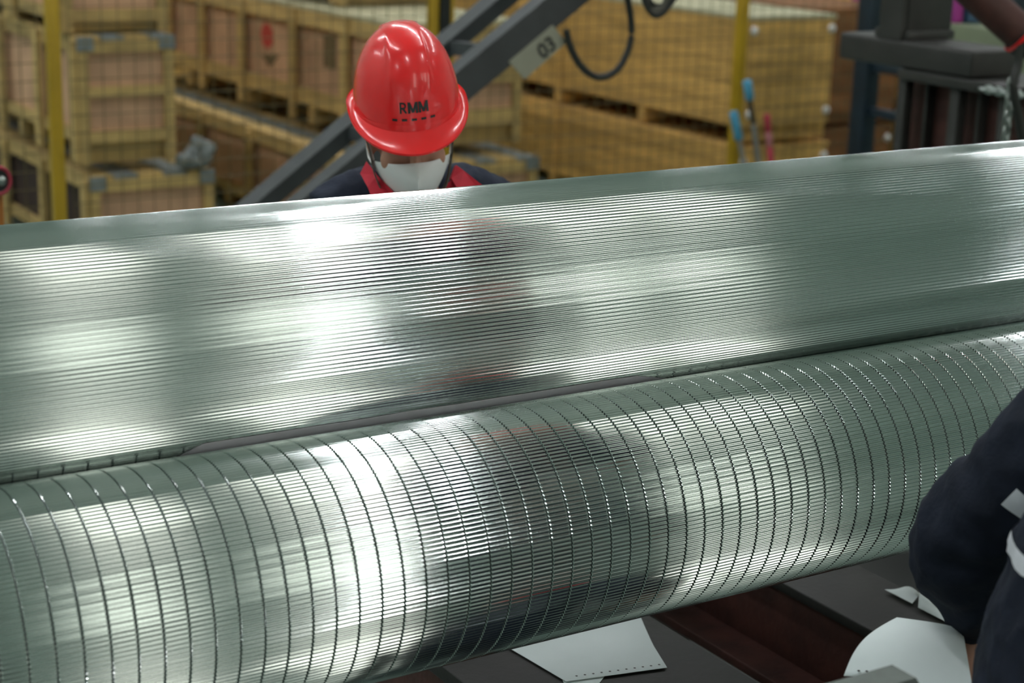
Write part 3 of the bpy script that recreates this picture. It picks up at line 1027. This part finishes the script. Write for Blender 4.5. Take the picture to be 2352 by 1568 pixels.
# ------------------------------------------------------------------ fence
YFN = 7.0
XP = [at(117, 0, y=YFN).x, at(1013, 0, y=YFN).x, at(1707, 0, y=YFN).x]
step = (XP[2] - XP[0]) / 2
XP = [XP[0] - step] + XP + [XP[2] + step]
FT = 2.15
post_lb = ['yellow fence post at the far end of the mesh fence', 'yellow fence post beside the shelf of reddish plywood crates', 'double yellow fence post with a black duct, behind the red helmet',
           'yellow fence post with blue tool handles leaning before it', 'yellow fence post beside the grey press frame']
for i, x in enumerate(XP):
    w = 0.050
    p = thing('fence_post', (x, YFN, 0), post_lb[i], 'fence post')
    if i == 2:
        bbox('post_tube', x - 0.060, x - 0.022, YFN - 0.025, YFN + 0.025, 0, FT, M['yellow'], p, 0.003)
        bbox('post_tube', x + 0.028, x + 0.058, YFN - 0.025, YFN + 0.025, 0, FT, M['yellow'], p, 0.003)
        bbox('cable_duct', x - 0.022, x + 0.028, YFN - 0.045, YFN + 0.01, 1.15, FT, M['black'], p, 0.003)
        bbox('base_foot', x - 0.09, x + 0.09, YFN - 0.05, YFN + 0.05, 0, 0.01, M['yellow'], p, 0.002)
    else:
        bbox('post_tube', x - w / 2, x + w / 2, YFN - w / 2, YFN + w / 2, 0, FT, M['yellow'], p, 0.003)
        bbox('base_foot', x - 0.07, x + 0.07, YFN - 0.05, YFN + 0.05, 0, 0.01, M['yellow'], p, 0.002)
pan_lb = ['dark wire mesh fence panel before the dim crate ends', 'dark wire mesh fence panel in front of the reddish plywood crates', 'dark wire mesh fence panel in front of the orange plank crates', 'dark wire mesh fence panel beyond the blue rack post']
for i in range(4):
    xa_, xb_ = XP[i] + 0.065, XP[i + 1] - 0.065
    pn_ = thing('mesh_fence', ((xa_ + xb_) / 2, YFN, 0), pan_lb[i], 'fence')
    for z in (0.12, FT - 0.05):
        bbox('rail', xa_, xb_, YFN - 0.012, YFN + 0.012, z - 0.012, z + 0.012, M['yellow'], pn_, 0.002)
    v, f = [], []
    def add_wire(p0, p1, r):
        g = tube_geo([p0, p1], r, 5)
        o = len(v)
        v.extend(g[0]); f.extend([tuple(q + o for q in t) for t in g[1]])
    nx = 24
    for k in range(nx + 1):
        x = xa_ + (xb_ - xa_) * k / nx
        add_wire((x, YFN, 0.12), (x, YFN, FT - 0.05), 0.0021)
    nz = 27
    for k in range(nz + 1):
        z = 0.13 + (FT - 0.19) * k / nz
        add_wire((xa_, YFN - 0.006, z), (xb_, YFN - 0.006, z), 0.0021)
    wm = part('wire_mesh', v, f, M['wire'], pn_, True)
    wm['kind'] = 'stuff'

# ------------------------------------------------------------------ crates
def crate(label, x0, x1, y0, y1, z0, z1, style, bays=None, group=None, skid=0.07, tape=False, rail=0.055, lid=None, caps=False, wood=None, end_rails=1, bat=None, side_ply=None):
    c = thing('wooden_crate', ((x0 + x1) / 2, (y0 + y1) / 2, z0), label, 'crate', group)
    wd_ = wood or (M['pine'] if style == 'ply' else M['orange_pine'])
    t = 0.022
    zb = z0 + skid
    # skids: along X, several along the length
    ns = max(3, int((y1 - y0) / 0.75) + 1)
    for k in range(ns):
        y = y0 + 0.04 + (y1 - y0 - 0.14) * k / (ns - 1)
        board('skid', x0 + 0.01, x1 - 0.01, y, y + 0.07, z0, zb, wd_, c)
    board('bottom_board', x0 + t, x1 - t, y0 + t, y1 - t, zb, zb + 0.02, M['brown_board'], c)
    # hidden sides
    board('back_board', x0 + t, x1 - t, y1 - t, y1, zb, z1 - 0.02, wd_, c)
    board('far_side_board', x1 - t, x1, y0 + t, y1 - t, zb, z1 - 0.02, wd_, c)
    nl = max(4, int((x1 - x0) / 0.11))
    for k in range(nl):
        a = x0 + (x1 - x0) * k / nl
        b = x0 + (x1 - x0) * (k + 1) / nl - 0.006
        mm = lid or wd_
        if tape and k % 2 == 1: mm = M['tape']
        board('lid_board', a, b, y0, y1, z1 - 0.02, z1, mm, c)
    zt_ = z1 - 0.02
    if style == 'ply':
        nb_ = bays or 4
        fx = x0 - 0.0
        # -X side: plywood panels, rails and battens
        bl = (y1 - y0) / nb_
        for k in range(nb_):
            a, b = y0 + bl * k, y0 + bl * (k + 1)
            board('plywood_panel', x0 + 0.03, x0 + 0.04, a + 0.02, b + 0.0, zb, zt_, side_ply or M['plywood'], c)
        board('top_rail', x0 + 0.004, x0 + 0.03, y0, y1, zt_ - rail, zt_, wd_, c)
        board('bottom_rail', x0 + 0.004, x0 + 0.03, y0, y1, zb, zb + rail, wd_, c)
        for y in (bat or [y0 + 0.035 + (y1 - y0 - 0.07) * k / nb_ for k in range(nb_ + 1)]):
            board('batten', x0 - 0.022, x0 + 0.004, y - 0.035, y + 0.035, z0 + 0.01, zt_, wd_, c)
        # -Y end
        board('plywood_panel', x0 + 0.03, x1 - 0.03, y0 + 0.012, y0 + 0.02, zb, zt_, M['plywood'], c)
        for xx in (x0, x1 - 0.05):
            board('corner_batten', xx, xx + 0.05, y0 - 0.012, y0 + 0.012, z0, zt_, wd_, c)
        board('top_rail', x0 + 0.05, x1 - 0.05, y0 - 0.010, y0 + 0.012, zt_ - rail, zt_, wd_, c)
        board('bottom_rail', x0 + 0.05, x1 - 0.05, y0 - 0.010, y0 + 0.012, zb, zb + rail, wd_, c)
        for q in range(end_rails):
            zm = zb + (zt_ - zb) * (q + 1) / (end_rails + 1)
            board('middle_rail', x0 + 0.05, x1 - 0.05, y0 - 0.010, y0 + 0.012, zm - rail * 0.45, zm + rail * 0.45, wd_, c)
        if tape:
            for xx in (x0 - 0.004, x1 - 0.075):
                board('corner_plate', xx, xx + 0.08, y0 - 0.018, y0 - 0.012, zt_ - 0.045, zt_ + 0.022, M['tape'], c)
    else:
        npk = 5
        for k in range(npk):
            a, b = zb + (zt_ - zb) * k / npk, zb + (zt_ - zb) * (k + 1) / npk - 0.004
            # two boards butt at a seam along the side
            ym = y0 + (y1 - y0) * (0.52 if k % 2 == 0 else 0.50)
            board('side_plank', x0, x0 + t, y0, ym - 0.002, a, b, wd_, c)
            board('side_plank', x0, x0 + t, ym + 0.002, y1, a, b, wd_, c)
            board('end_plank', x0 + t, x1 - t, y0, y0 + t, a, b, wd_, c)
        for y in (y0 + (y1 - y0) * 0.5,):
            board('batten', x0 - 0.015, x0, y - 0.03, y + 0.03, z0, zt_, wd_, c)
        if caps:
            for xx in (x0 + 0.035, x1 - 0.045):
                for zz in (zb + 0.07, zt_ - 0.055):
                    v, f = lathe_geo([(0, 0.024), (0.008, 0.024), (0.018, 0.017), (0.022, 0.006)], (xx, y0, zz), (0, -1, 0), 16)
                    part('white_cap', v, f, M['white_cap'], c, True, 40)
    return c

# row of narrow plywood crates at the left
crate('lowest plywood crate of the narrow stack, with grey corner plates', 2.68, 3.30, 7.95, 11.2, 0.01, 0.49, 'ply', 5, tape=True, end_rails=0, side_ply=M['shaded_panel'])  # shade on the -X side is put into its panel colour
cr2 = crate('middle plywood crate of the narrow stack, above the crate with the rag', 2.66, 3.13, 8.0, 11.6, 0.54, 1.135, 'ply', 5, tape=True, end_rails=1, skid=0.10, bat=[8.035] + [at(q, 220, x=2.64).y for q in (84, 2, -80)])
crate('topmost plywood crate of the narrow stack behind the yellow post', 2.63, 3.14, 8.10, 11.6, 1.145, 1.75, 'ply', 5, end_rails=1, skid=0.05)
# the row with the printed plywood panels
crate('lowest plywood crate with a taped grey lid under the printed crate', 3.98, 4.95, 7.60, 11.2, 0.01, 0.50, 'ply', 5, tape=True, end_rails=0)
crp = crate('plywood crate printed with a red disc, stacked behind the red helmet', 4.18, 4.93, 7.75, 11.4, 0.555, 1.185, 'ply', 7, rail=0.085, lid=M['lid_sheet'], skid=0.10, end_rails=1, bat=[7.785] + [at(q, 110, x=4.16).y for q in (905, 787, 668, 550, 460, 385)])
crate('plywood crate with pale lid on top of the crate printed with a red disc', 4.30, 4.95, 8.6, 11.4, 1.195, 1.70, 'ply', 5, lid=M['lid_sheet'])
# printed marks on one panel
pc = at(613, 82, x=4.208)
v, f = [], []
for k in range(24):
    a = 2 * math.pi * k / 24
    v.append((4.2085, pc.y + 0.085 * math.cos(a), pc.z + 0.070 * math.sin(a)))
f.append(tuple(range(24)))
part('red_disc_print', v, f, M['red_print'], crp)
p_a, p_b, p_c = at(598, 124, x=4.208), at(642, 128, x=4.208), at(620, 155, x=4.208)
part('grey_print', [(4.2085, q.y, q.z) for q in (p_a, p_b, p_c)], [(0, 1, 2)], M['grey_print'], crp)
p_a, p_b = at(742, 80, x=4.208), at(772, 160, x=4.208)
part('grey_print', [(4.2085, p_a.y, p_a.z), (4.2085, p_b.y, p_a.z), (4.2085, p_b.y, p_b.z), (4.2085, p_a.y, p_b.z)], [(0, 1, 2, 3)], M['grey_print'], crp)
# orange plank crates
crate('lower orange plank crate with white caps, under another plank crate', 6.12, 6.78, 7.40, 11.0, 0.01, 0.50, 'plank', caps=True, skid=0.06)
crate('upper orange plank crate with white caps on its end', 6.14, 6.77, 7.40, 11.0, 0.525, 1.205, 'plank', lid=M['lid_sheet'], caps=True, skid=0.085)
# further row behind the blue rack post
crate('lower brown plank crate behind the blue rack post', 6.90, 7.60, 7.75, 11.0, 0.01, 0.50, 'plank', caps=True, wood=M['brown_board'])
crate('upper brown plank crate behind the blue rack post', 6.92, 7.62, 7.75, 11.0, 0.525, 1.20, 'plank', wood=M['brown_board'])
crate('lower orange plank crate behind the grey press frame', 7.75, 8.5, 7.60, 11.0, 0.01, 0.52, 'plank', caps=True)
crate('upper orange plank crate behind the grey press frame', 7.77, 8.48, 7.60, 11.0, 0.545, 1.22, 'plank', caps=True)
# far rows that close the view between the stacks
crate('long plank crate lying crosswise behind the stacks, bottom one', 0.6, 5.6, 12.2, 12.9, 0.01, 0.60, 'plank')
crate('long plank crate lying crosswise behind the stacks, top one', 0.6, 5.6, 12.2, 12.9, 0.62, 1.25, 'plank', lid=M['lid_sheet'])
crate('long plank crate lying crosswise behind the orange crates, bottom one', 5.8, 10.8, 12.2, 12.9, 0.01, 0.60, 'plank')
crate('long plank crate lying crosswise behind the orange crates, top one', 5.8, 10.8, 12.2, 12.9, 0.62, 1.25, 'plank', lid=M['lid_sheet'])

# grey rag left on the lowest crate of the narrow stack
rg = at(440, 352, y=7.9)
RG = []
r_ = random.Random(5)
zt0 = 0.505
base = Vector((at(440, 380, y=8.05).x, 7.965, zt0))
RG.append(limb([base + Vector((-0.10, -0.02, 0.03)), base + Vector((-0.02, 0, 0.06)), base + Vector((0.0, 0.02, 0.135))], [0.03, 0.035, 0.018], 12, 12))
RG.append(limb([base + Vector((0.0, 0.0, 0.125)), base + Vector((0.035, -0.01, 0.07)), base + Vector((0.03, -0.02, 0.02))], [0.02, 0.03, 0.022], 12, 12))
RG.append(limb([base + Vector((0.02, 0.0, 0.11)), base + Vector((0.07, 0.0, 0.085)), base + Vector((0.085, 0.0, 0.06))], [0.014, 0.018, 0.012], 12, 12))
RG.append(sphere_geo(base + Vector((-0.02, 0, 0.02)), (0.09, 0.05, 0.02)))
rgo = thing('rag', base, 'crumpled blue grey rag on the crate with grey corner plates', 'rag')
solid('cloth', RG, M['tape'], rgo, 0.008, 3, wrinkle=(0.012, (25, 25, 25)))

# ------------------------------------------------------------------ inclined frame in front of the fence
YU = 5.40
brA = at(1030, 95, y=YU)
brB = at(1160, 121, x=brA.x)
YL = brB.y
fr = thing('inclined_frame', (2.9, (YU + YL) / 2, 0), 'dark grey inclined steel frame of two sloping rails in front of the mesh fence', 'steel frame')
def rail_channel(nm, top0, top1, y, depth, th):
    """Channel rail: flange on top, deep web facing the camera."""
    d = (top1 - top0).normalized()
    nrm = Vector((d.z, 0, -d.x))
    if nrm.z > 0: nrm = -nrm
    a, b = top0 - d * 1.3, top1 + d * 1.2
    if a.z < 0.02: a = a + d * ((0.02 - a.z) / d.z)
    v = []
    prof = [(0, -th), (0, 0.0), (0.012, 0.0), (0.012, -th + 0.012), (depth - 0.012, -th + 0.012), (depth - 0.012, 0.0), (depth, 0.0), (depth, -th)]
    for p in (a, b):
        for dn, dy in prof: v.append(p + nrm * dn + Vector((0, -(dy + th) + 0.0, 0)))
    n = len(prof)
    f = [(k, (k + 1) % n, n + (k + 1) % n, n + k) for k in range(n)] + [tuple(reversed(range(n))), tuple(range(n, 2 * n))]
    return part(nm, v, f, M['dark_steel'], fr), d, nrm
u0, u1 = at(640, 428, y=YU), at(1100, 40, y=YU)
l0, l1 = at(772, 425, y=YL), at(1250, 30, y=YL)
# the camera sees the top flange and the near face of each rail
def box_rail(nm, c0, c1, y, w, h):
    d = (c1 - c0).normalized()
    a, b = c0 - d * 1.25, c1 + d * ((5.14 - c1.x) / d.x)
    if a.z < 0.1: a = a + d * ((0.1 - a.z) / d.z)
    up = Vector((0, 1, 0)).cross(d)
    if up.z < 0: up = -up
    v = []
    for p in (a, b):
        for sy, su in ((-1, -1), (1, -1), (1, 1), (-1, 1)):
            v.append(Vector((p.x, y, p.z)) + Vector((0, sy * w / 2, 0)) + up * su * h / 2)
    f = [(0, 1, 2, 3), (7, 6, 5, 4), (0, 4, 5, 1), (1, 5, 6, 2), (2, 6, 7, 3), (3, 7, 4, 0)]
    part(nm, v, f, M['dark_steel'], fr)
    return d, up, a, b
du, uu, ua0, ua1 = box_rail('far_rail', u0, u1, YU, 0.10, 0.055)
dl, ul, la0, la1 = box_rail('near_rail', l0, l1, YL, 0.075, 0.105)
for xx in (2.0, at(800, 300, y=YU).x, brA.x, 3.95, 4.8):
    a = ua0.lerp(ua1, (xx - ua0.x) / (ua1.x - ua0.x))
    b = Vector((a.x, YL + 0.03, a.z + 0.0))
    bar('cross_bar', Vector((a.x, YU - 0.05, a.z - 0.01)), b, 0.05, 0.045, M['dark_steel'], fr)
for xx, y in ((la0.x + 0.03, YL), (ua0.x + 0.03, YU)):
    bbox('foot_plate', xx - 0.09, xx + 0.09, y - 0.07, y + 0.07, 0.0, 0.10, M['dark_steel'], fr, 0.004)
for aa, y in ((la1, YL),):
    bbox('rear_leg', aa.x - 0.06, aa.x + 0.0, y - 0.035, y + 0.035, 0.0, aa.z - 0.02, M['dark_steel'], fr, 0.004)
# number plate on the near rail
yp = YL - 0.045
cor = [at(1170, 142, y=yp), at(1206, 182, y=yp), at(1302, 97, y=yp), at(1270, 58, y=yp)]
v = [Vector((p.x, yp, p.z)) for p in cor] + [Vector((p.x, yp + 0.006, p.z)) for p in cor]
sp = part('number_plate', v, [(0, 1, 2, 3), (7, 6, 5, 4)] + [(i, 4 + i, 4 + (i + 1) % 4, (i + 1) % 4) for i in range(4)], M['sign_grey'], fr)
cu = bpy.data.curves.new('plate_digits', 'FONT')
cu.body = '03'
cu.size = 0.072
cu.offset = 0.002
cu.align_x = 'CENTER'
cu.align_y = 'CENTER'
ob = bpy.data.objects.new('tmp_text', cu)
col.objects.link(ob)
dg = bpy.context.evaluated_depsgraph_get()
tm = bpy.data.meshes.new_from_object(ob.evaluated_get(dg))
bpy.data.objects.remove(ob)
tc = at(1256, 110, y=yp)
td = (Vector((cor[2].x, 0, cor[2].z)) - Vector((cor[1].x, 0, cor[1].z))).normalized()
tu = Vector((-td.z, 0, td.x))
part('plate_digits', [Vector((tc.x, yp - 0.001, tc.z)) + td * q.co.x + tu * q.co.y for q in tm.vertices], [tuple(p.vertices) for p in tm.polygons], M['black'], sp)
# cable hanging from the near rail
yc = YL - 0.06
cab = tube('hanging_cable', spline([at(1300, 70, y=yc), at(1313, 115, y=yc), at(1340, 158, y=yc), at(1378, 178, y=yc), at(1420, 158, y=yc), at(1446, 105, y=yc), at(1450, 55, y=yc), at(1441, -10, y=yc), at(1432, -90, y=yc), at(1440, -200, y=yc)], 48), 0.0122, M['rubber'], None, 10)
tag(cab, 'black cable hanging in a loop beside the inclined frame', 'cable')
# dark hook bag above, on the same hoist line
ybd = YL - 0.25
hb = thing('cable_bundle', at(1510, -40, y=ybd), 'bundle of dark cable loops hanging above the orange crates', 'cable')
for k, (dx, dy, w_) in enumerate(((0, 0, 46), (-6, -9, 36), (5, -6, 52), (-2, -16, 30), (3, -22, 40))):
    pts = [at(1510 - w_ + dx, -90, y=ybd + 0.01 * k), at(1510 - w_ * 0.8 + dx, -20 + dy, y=ybd + 0.01 * k), at(1510 - 18 + dx, 27 + dy, y=ybd + 0.01 * k), at(1512 + dx, 36 + dy, y=ybd + 0.01 * k), at(1530 + dx, 22 + dy, y=ybd + 0.01 * k), at(1510 + w_ * 0.9 + dx, -20 + dy, y=ybd + 0.01 * k), at(1510 + w_ * 1.3 + dx, -90, y=ybd + 0.01 * k)]
    tube('cable_loop', spline(pts, 24), 0.009, M['rubber'] if k % 2 == 0 else M['strap'], hb, 8)

ht = at(1515, -90, y=ybd + 0.02)
bar('hook_bar', ht - Vector((0.06, 0, 0)), ht + Vector((0.08, 0, 0)), 0.06, 0.02, M['dark_steel'], hb)
tube('hoist_rope', [ht, Vector((ht.x, ht.y, ZC))], 0.008, M['rubber'], hb, 8)

# ------------------------------------------------------------------ tools leaning on the fence
def tool(name, top, mid, bottom_px, label, grips):
    a = at(*top, y=6.75)
    b = at(*mid, y=6.72)
    d = (b - a).normalized()
    e = a + d * ((0.02 - a.z) / d.z)
    t = thing(name, e, label, 'tool handle')
    L = (e - a).length
    for (nm, s0, s1, r, mm) in grips:
        p, q = a + d * s0, a + d * (s1 if s1 > 0 else L)
        v, f = lathe_geo([(0, r * 0.8), (0.006, r), ((q - p).length - 0.006, r), ((q - p).length, r * 0.8)], p, d, 14)
        part(nm, v, f, mm, t, True, 40)
    bbox('tool_head', e.x - 0.12, e.x + 0.12, e.y - 0.03, e.y + 0.03, 0.0, 0.05, M['rubber'], t, 0.006)
    return t
tool('floor_tool', (1684, 256), (1708, 372), None, 'tool with a light blue grip on a thin grey pole, below the yellow post', [('blue_grip', 0, 0.145, 0.022, M['blue_grip']), ('pole', 0.14, -1, 0.012, M['grey_tube'])])
tool('floor_tool', (1716, 184), (1742, 372), None, 'tall tool with a short blue grip, black neck and grey pole', [('blue_grip', 0, 0.10, 0.023, M['blue_grip']), ('black_neck', 0.10, 0.22, 0.012, M['rubber']), ('pole', 0.22, -1, 0.014, M['grey_tube'])])
tool('floor_tool', (1761, 262), (1771, 372), None, 'tool with a red and pink pole between the blue grips and the rack', [('red_grip', 0, 0.09, 0.017, M['red_grip']), ('pink_band', 0.09, 0.16, 0.017, M['pink_grip']), ('pole', 0.16, -1, 0.016, M['red_grip'])])

# ------------------------------------------------------------------ blue rack
bp_ = at(1990, 170, y=6.55)
rk = thing('steel_rack', (bp_.x, 6.3, 0), 'dark blue steel rack upright with side rails beside the press frame', 'rack')
bbox('upright', bp_.x - 0.045, bp_.x + 0.045, 6.50, 6.60, 0.0, 2.4, M['rack_blue'], rk, 0.004)
bbox('upright', bp_.x - 0.045, bp_.x + 0.045, 5.60, 5.70, 0.0, 2.4, M['rack_blue'], rk, 0.004)
for pz in (at(2030, 157, x=bp_.x).z, at(2030, 262, x=bp_.x).z, 0.25):
    bbox('side_rail', bp_.x - 0.02, bp_.x + 0.02, 5.70, 6.50, pz - 0.022, pz + 0.022, M['rack_blue'], rk, 0.003)

# ------------------------------------------------------------------ press frame at the right
XM = 4.24
pm = thing('press_frame', (XM + 0.3, 4.3, 0), 'dark grey press frame with a thick head block and dark red panels', 'machine')
zt_, zl = at(2120, 100, x=XM).z, at(2120, 165, x=XM).z
yn = at(2232, 150, x=XM).y
yfz = at(1996, 100, x=XM).y
xr = at(2340, 150, y=yn).x
bbox('head_block', XM, xr, yn, yfz + 0.15, zl, zt_, M['mach_steel'], pm, 0.014, 4)
y2n, y2f = at(2345, 190, x=XM).y, at(2066, 165, x=XM).y
zl2 = zl - 0.035
bbox('lower_plate', XM - 0.01, xr + 0.10, y2n, y2f, zl2, zl - 0.001, M['mach_steel'], pm, 0.004)
def col_y(px): return at(px, 260, x=XM + 0.02).y
for a, b in ((2062, 2080), (2182, 2204), (2296, 2312)):
    bbox('column_flange', XM + 0.01, XM + 0.05, col_y(b), col_y(a), 0.0, zl2, M['mach_steel'], pm, 0.003)
for a, b in ((2080, 2182), (2204, 2296)):
    board('recessed_panel', XM + 0.09, XM + 0.11, col_y(b) - 0.03, col_y(a) + 0.10, 0.0, zl2, M['red_oxide'], pm)
    m_ = a * 0.75 + b * 0.25
    board('panel_rib', XM + 0.05, XM + 0.09, col_y(m_ + 6), col_y(m_), 0.0, zl2, M['mach_steel'], pm)
board('column_back', XM + 0.11, xr + 0.02, col_y(2312), col_y(2062), 0.0, zl2, M['mach_steel'], pm)
# upright block on the head, with a sloping gusset
yua = 4.32
xu0, xu1 = at(2086, 60, y=yua).x, at(2186, 60, y=yua).x
bbox('upright_block', xu0, xu1, yua, yua + 0.14, zt_, zt_ + 0.75, M['mach_steel'], pm, 0.006)
bbox('upright_foot', xu0 - 0.006, xu1 + 0.006, yua - 0.012, yua + 0.15, zt_, zt_ + 0.03, M['mach_steel'], pm, 0.004)
g0, g1 = yua + 0.01, at(2034, 78, x=xu0 - 0.01).y + 0.03
v = []
for x in (xu0 - 0.022, xu0 - 0.001):
    v += [(x, g0, zt_), (x, g1, zt_), (x, g0 + 0.05, zt_ + 0.30), (x, g0, zt_ + 0.30)]
part('gusset', v, [(0, 1, 2, 3), (7, 6, 5, 4), (0, 4, 5, 1), (1, 5, 6, 2), (2, 6, 7, 3), (3, 7, 4, 0)], M['mach_steel'], pm)
for yy in (at(2062, 80, x=XM + 0.03).y, at(2046, 76, x=XM + 0.03).y, at(2078, 80, x=XM + 0.03).y):
    lathe('bolt', [(0, 0.010), (0.02, 0.010), (0.021, 0.006), (0.035, 0.006)], (XM + 0.03, yy, zt_), (0, 0, 1), M['bright_steel'], pm, 10)
# hydraulic cylinder with red barrel
yc_ = 3.75
c0, c1 = at(2180, -70, y=yc_ + 0.15), at(2362, 92, y=yc_)
cyl = thing('hydraulic_cylinder', c1, 'dark red hydraulic cylinder slanting down before the press frame', 'cylinder')
dv = (c1 - c0)
Lc = dv.length
a0 = c0 - dv.normalized() * 0.5
lathe('barrel', [(0, 0.055), (0.5 + Lc * 0.9, 0.055)], a0, dv, M['red_oxide'], cyl, 28)
lathe('end_gland', [(0, 0.060), (0.03, 0.064), (0.06, 0.064), (0.065, 0.05)], a0 + dv.normalized() * (0.5 + Lc * 0.88), dv, M['black'], cyl, 28)
lathe('red_ring', [(0, 0.066), (0.010, 0.066)], a0 + dv.normalized() * (0.5 + Lc * 0.90), dv, M['helmet'], cyl, 28)
rod_end = c1 + dv.normalized() * 0.32
tube('piston_rod', [c1 - dv.normalized() * 0.02, rod_end], 0.022, M['bright_steel'], cyl, 14)
bbox('clevis_post', rod_end.x - 0.03, rod_end.x + 0.03, rod_end.y - 0.03, rod_end.y + 0.03, 0.0, rod_end.z + 0.03, M['mach_steel'], cyl, 0.004)
hs = tube('hydraulic_hose', spline([at(2345, 100, y=yc_ - 0.02), at(2338, 150, y=yc_ - 0.02), at(2328, 200, y=yc_ - 0.03), at(2345, 300, y=yc_ - 0.03), at(2365, 420, y=yc_ - 0.03), at(2390, 700, y=yc_ - 0.03)], 24), 0.014, M['rubber'], None, 10)
tag(hs, 'black hydraulic hose dropping from the slanting cylinder', 'hose')
# steel chain hanging over the lower plate
chn = thing('steel_chain', at(2325, 190, x=XM - 0.03), 'bright steel chain draped over the edge of the press frame plate', 'chain')
def link(c, d, s, mm):
    u = d.cross(s).normalized()
    pts = []
    for k in range(12):
        a = 2 * math.pi * k / 12
        pts.append(Vector(c) + d * math.cos(a) * 0.019 + s * math.sin(a) * 0.011)
    pts.append(pts[0]); 
    v, f = tube_geo(pts, 0.0045, 6, cap=False, up=u)
    part('link', v, f, mm, chn, True)
ych = at(2322, 190, x=XM - 0.03)
for k in range(16):
    c = Vector((ych.x, ych.y, ych.z - 0.026 * k))
    link(c, Vector((0, 0, 1)), Vector((0, 1, 0)) if k % 2 else Vector((1, 0, 0)), M['bright_steel'])
hz = at(2262, 190, x=XM - 0.03)
for k in range(9):
    c = Vector((ych.x, hz.y + (at(2352, 190, x=XM - 0.03).y - hz.y) * k / 8, zl - 0.018))
    link(c, Vector((0, 1, 0)), Vector((0, 0, 1)) if k % 2 else Vector((1, 0, 0)), M['bright_steel'])

# ------------------------------------------------------------------ green cabinet with things on it
yg = 4.92
g0 = at(2140, 80, y=yg + 0.62)
zg = at(2230, 88, y=yg).z
gc = thing('metal_cabinet', (g0.x + 0.6, yg + 0.3, 0), 'grey green metal cabinet behind the press frame', 'cabinet')
bbox('cabinet_body', g0.x, g0.x + 1.25, yg, yg + 0.62, 0.06, zg, M['cab_green'], gc, 0.008)
bbox('plinth', g0.x + 0.03, g0.x + 1.22, yg + 0.03, yg + 0.6, 0.0, 0.06, M['black'], gc, 0.003)
for k in range(2):
    d_ = bbox('door', g0.x + 0.03 + 0.6 * k, g0.x + 0.61 + 0.6 * k, yg - 0.014, yg, 0.10, zg - 0.10, M['cab_green'], gc, 0.004)
    bbox('handle', g0.x + (0.54 if k == 0 else 0.68), g0.x + (0.56 if k == 0 else 0.70), yg - 0.04, yg - 0.014, zg - 0.5, zg - 0.36, M['bright_steel'], d_, 0.003)
def bin_on(name, px0, px1, depth, h, mm, label, yy):
    a, b = at(px0, 60, y=yy), at(px1, 60, y=yy)
    t = thing(name, ((a.x + b.x) / 2, yy + depth / 2, zg), label, 'box')
    bbox('box_body', a.x, b.x, yy, yy + depth, zg + 0.001, zg + h, mm, t, 0.006)
    bbox('lid', a.x - 0.005, b.x + 0.005, yy - 0.005, yy + depth + 0.005, zg + h, zg + h + 0.02, mm, t, 0.004)
bin_on('storage_box', 2193, 2210, 0.10, 0.13, M['magenta'], 'small magenta box on the green cabinet', yg + 0.50)
bin_on('storage_box', 2224, 2272, 0.12, 0.15, M['bin_blue'], 'blue box on the green cabinet beside a magenta one', yg + 0.48)
# magenta box on the plank crate beyond the press frame
mb = at(2046, 62, y=7.75)
t = thing('storage_box', (mb.x, 7.85, 1.22), 'magenta box on the orange plank crate behind the press frame', 'box')
bbox('box_body', mb.x - 0.12, mb.x + 0.10, 7.75, 7.98, 1.222, 1.222 + 0.14, M['magenta'], t, 0.006)
bbox('lid', mb.x - 0.125, mb.x + 0.105, 7.745, 7.985, 1.36, 1.38, M['magenta'], t, 0.004)

# ------------------------------------------------------------------ handwheel on an orange stand at the left edge
hwp = at(-2, 415, y=4.6)
hw = thing('handwheel_stand', (hwp.x, hwp.y, 0), 'orange stand with a red rimmed chrome handwheel at the fence', 'handwheel')
bbox('stand_post', hwp.x - 0.03, hwp.x + 0.015, hwp.y + 0.02, hwp.y + 0.07, 0.0, hwp.z + 0.0, M['orange'], hw, 0.004)
bbox('stand_foot', hwp.x - 0.1, hwp.x + 0.1, hwp.y - 0.05, hwp.y + 0.14, 0.0, 0.012, M['orange'], hw, 0.003)
axd = Vector((0.35, -0.93, 0.1)).normalized()
s_, u_ = frame_from(axd)
ringp = [hwp + (s_ * math.cos(2 * math.pi * k / 28) + u_ * math.sin(2 * math.pi * k / 28)) * 0.034 for k in range(29)]
v, f = tube_geo(ringp, 0.006, 8, cap=False, up=axd)
part('rim', v, f, M['red_grip'], hw, True)
lathe('wheel_disc', [(-0.02, 0.030), (0.002, 0.030)], hwp, axd, M['black'], hw, 24)
part('chrome_hub', *sphere_geo(hwp + axd * 0.008, 0.013, 16, 12), M['bright_steel'], hw, True)
lathe('axle', [(-0.075, 0.010), (0.0, 0.010)], hwp, axd, M['black'], hw, 12)

# ------------------------------------------------------------------ unseen cabinet-shaped blocker, added to darken a band of the roll reflections
cc = thing('reflection_blocker', (2.63, 0.05, 0), 'unseen dark grey cabinet shape added on the near side to darken a band in the roll reflections', 'cabinet')
bbox('cabinet_body', 2.36, 2.90, -0.15, 0.25, 0.08, 1.72, M['dark_steel'], cc, 0.008)
bbox('plinth', 2.38, 2.88, -0.13, 0.23, 0.0, 0.08, M['black'], cc, 0.003)
cd_ = bbox('door', 2.38, 2.88, 0.25, 0.265, 0.12, 1.68, M['dark_steel'], cc, 0.004)
bbox('handle', 2.42, 2.44, 0.265, 0.30, 0.85, 1.0, M['bright_steel'], cd_, 0.003)
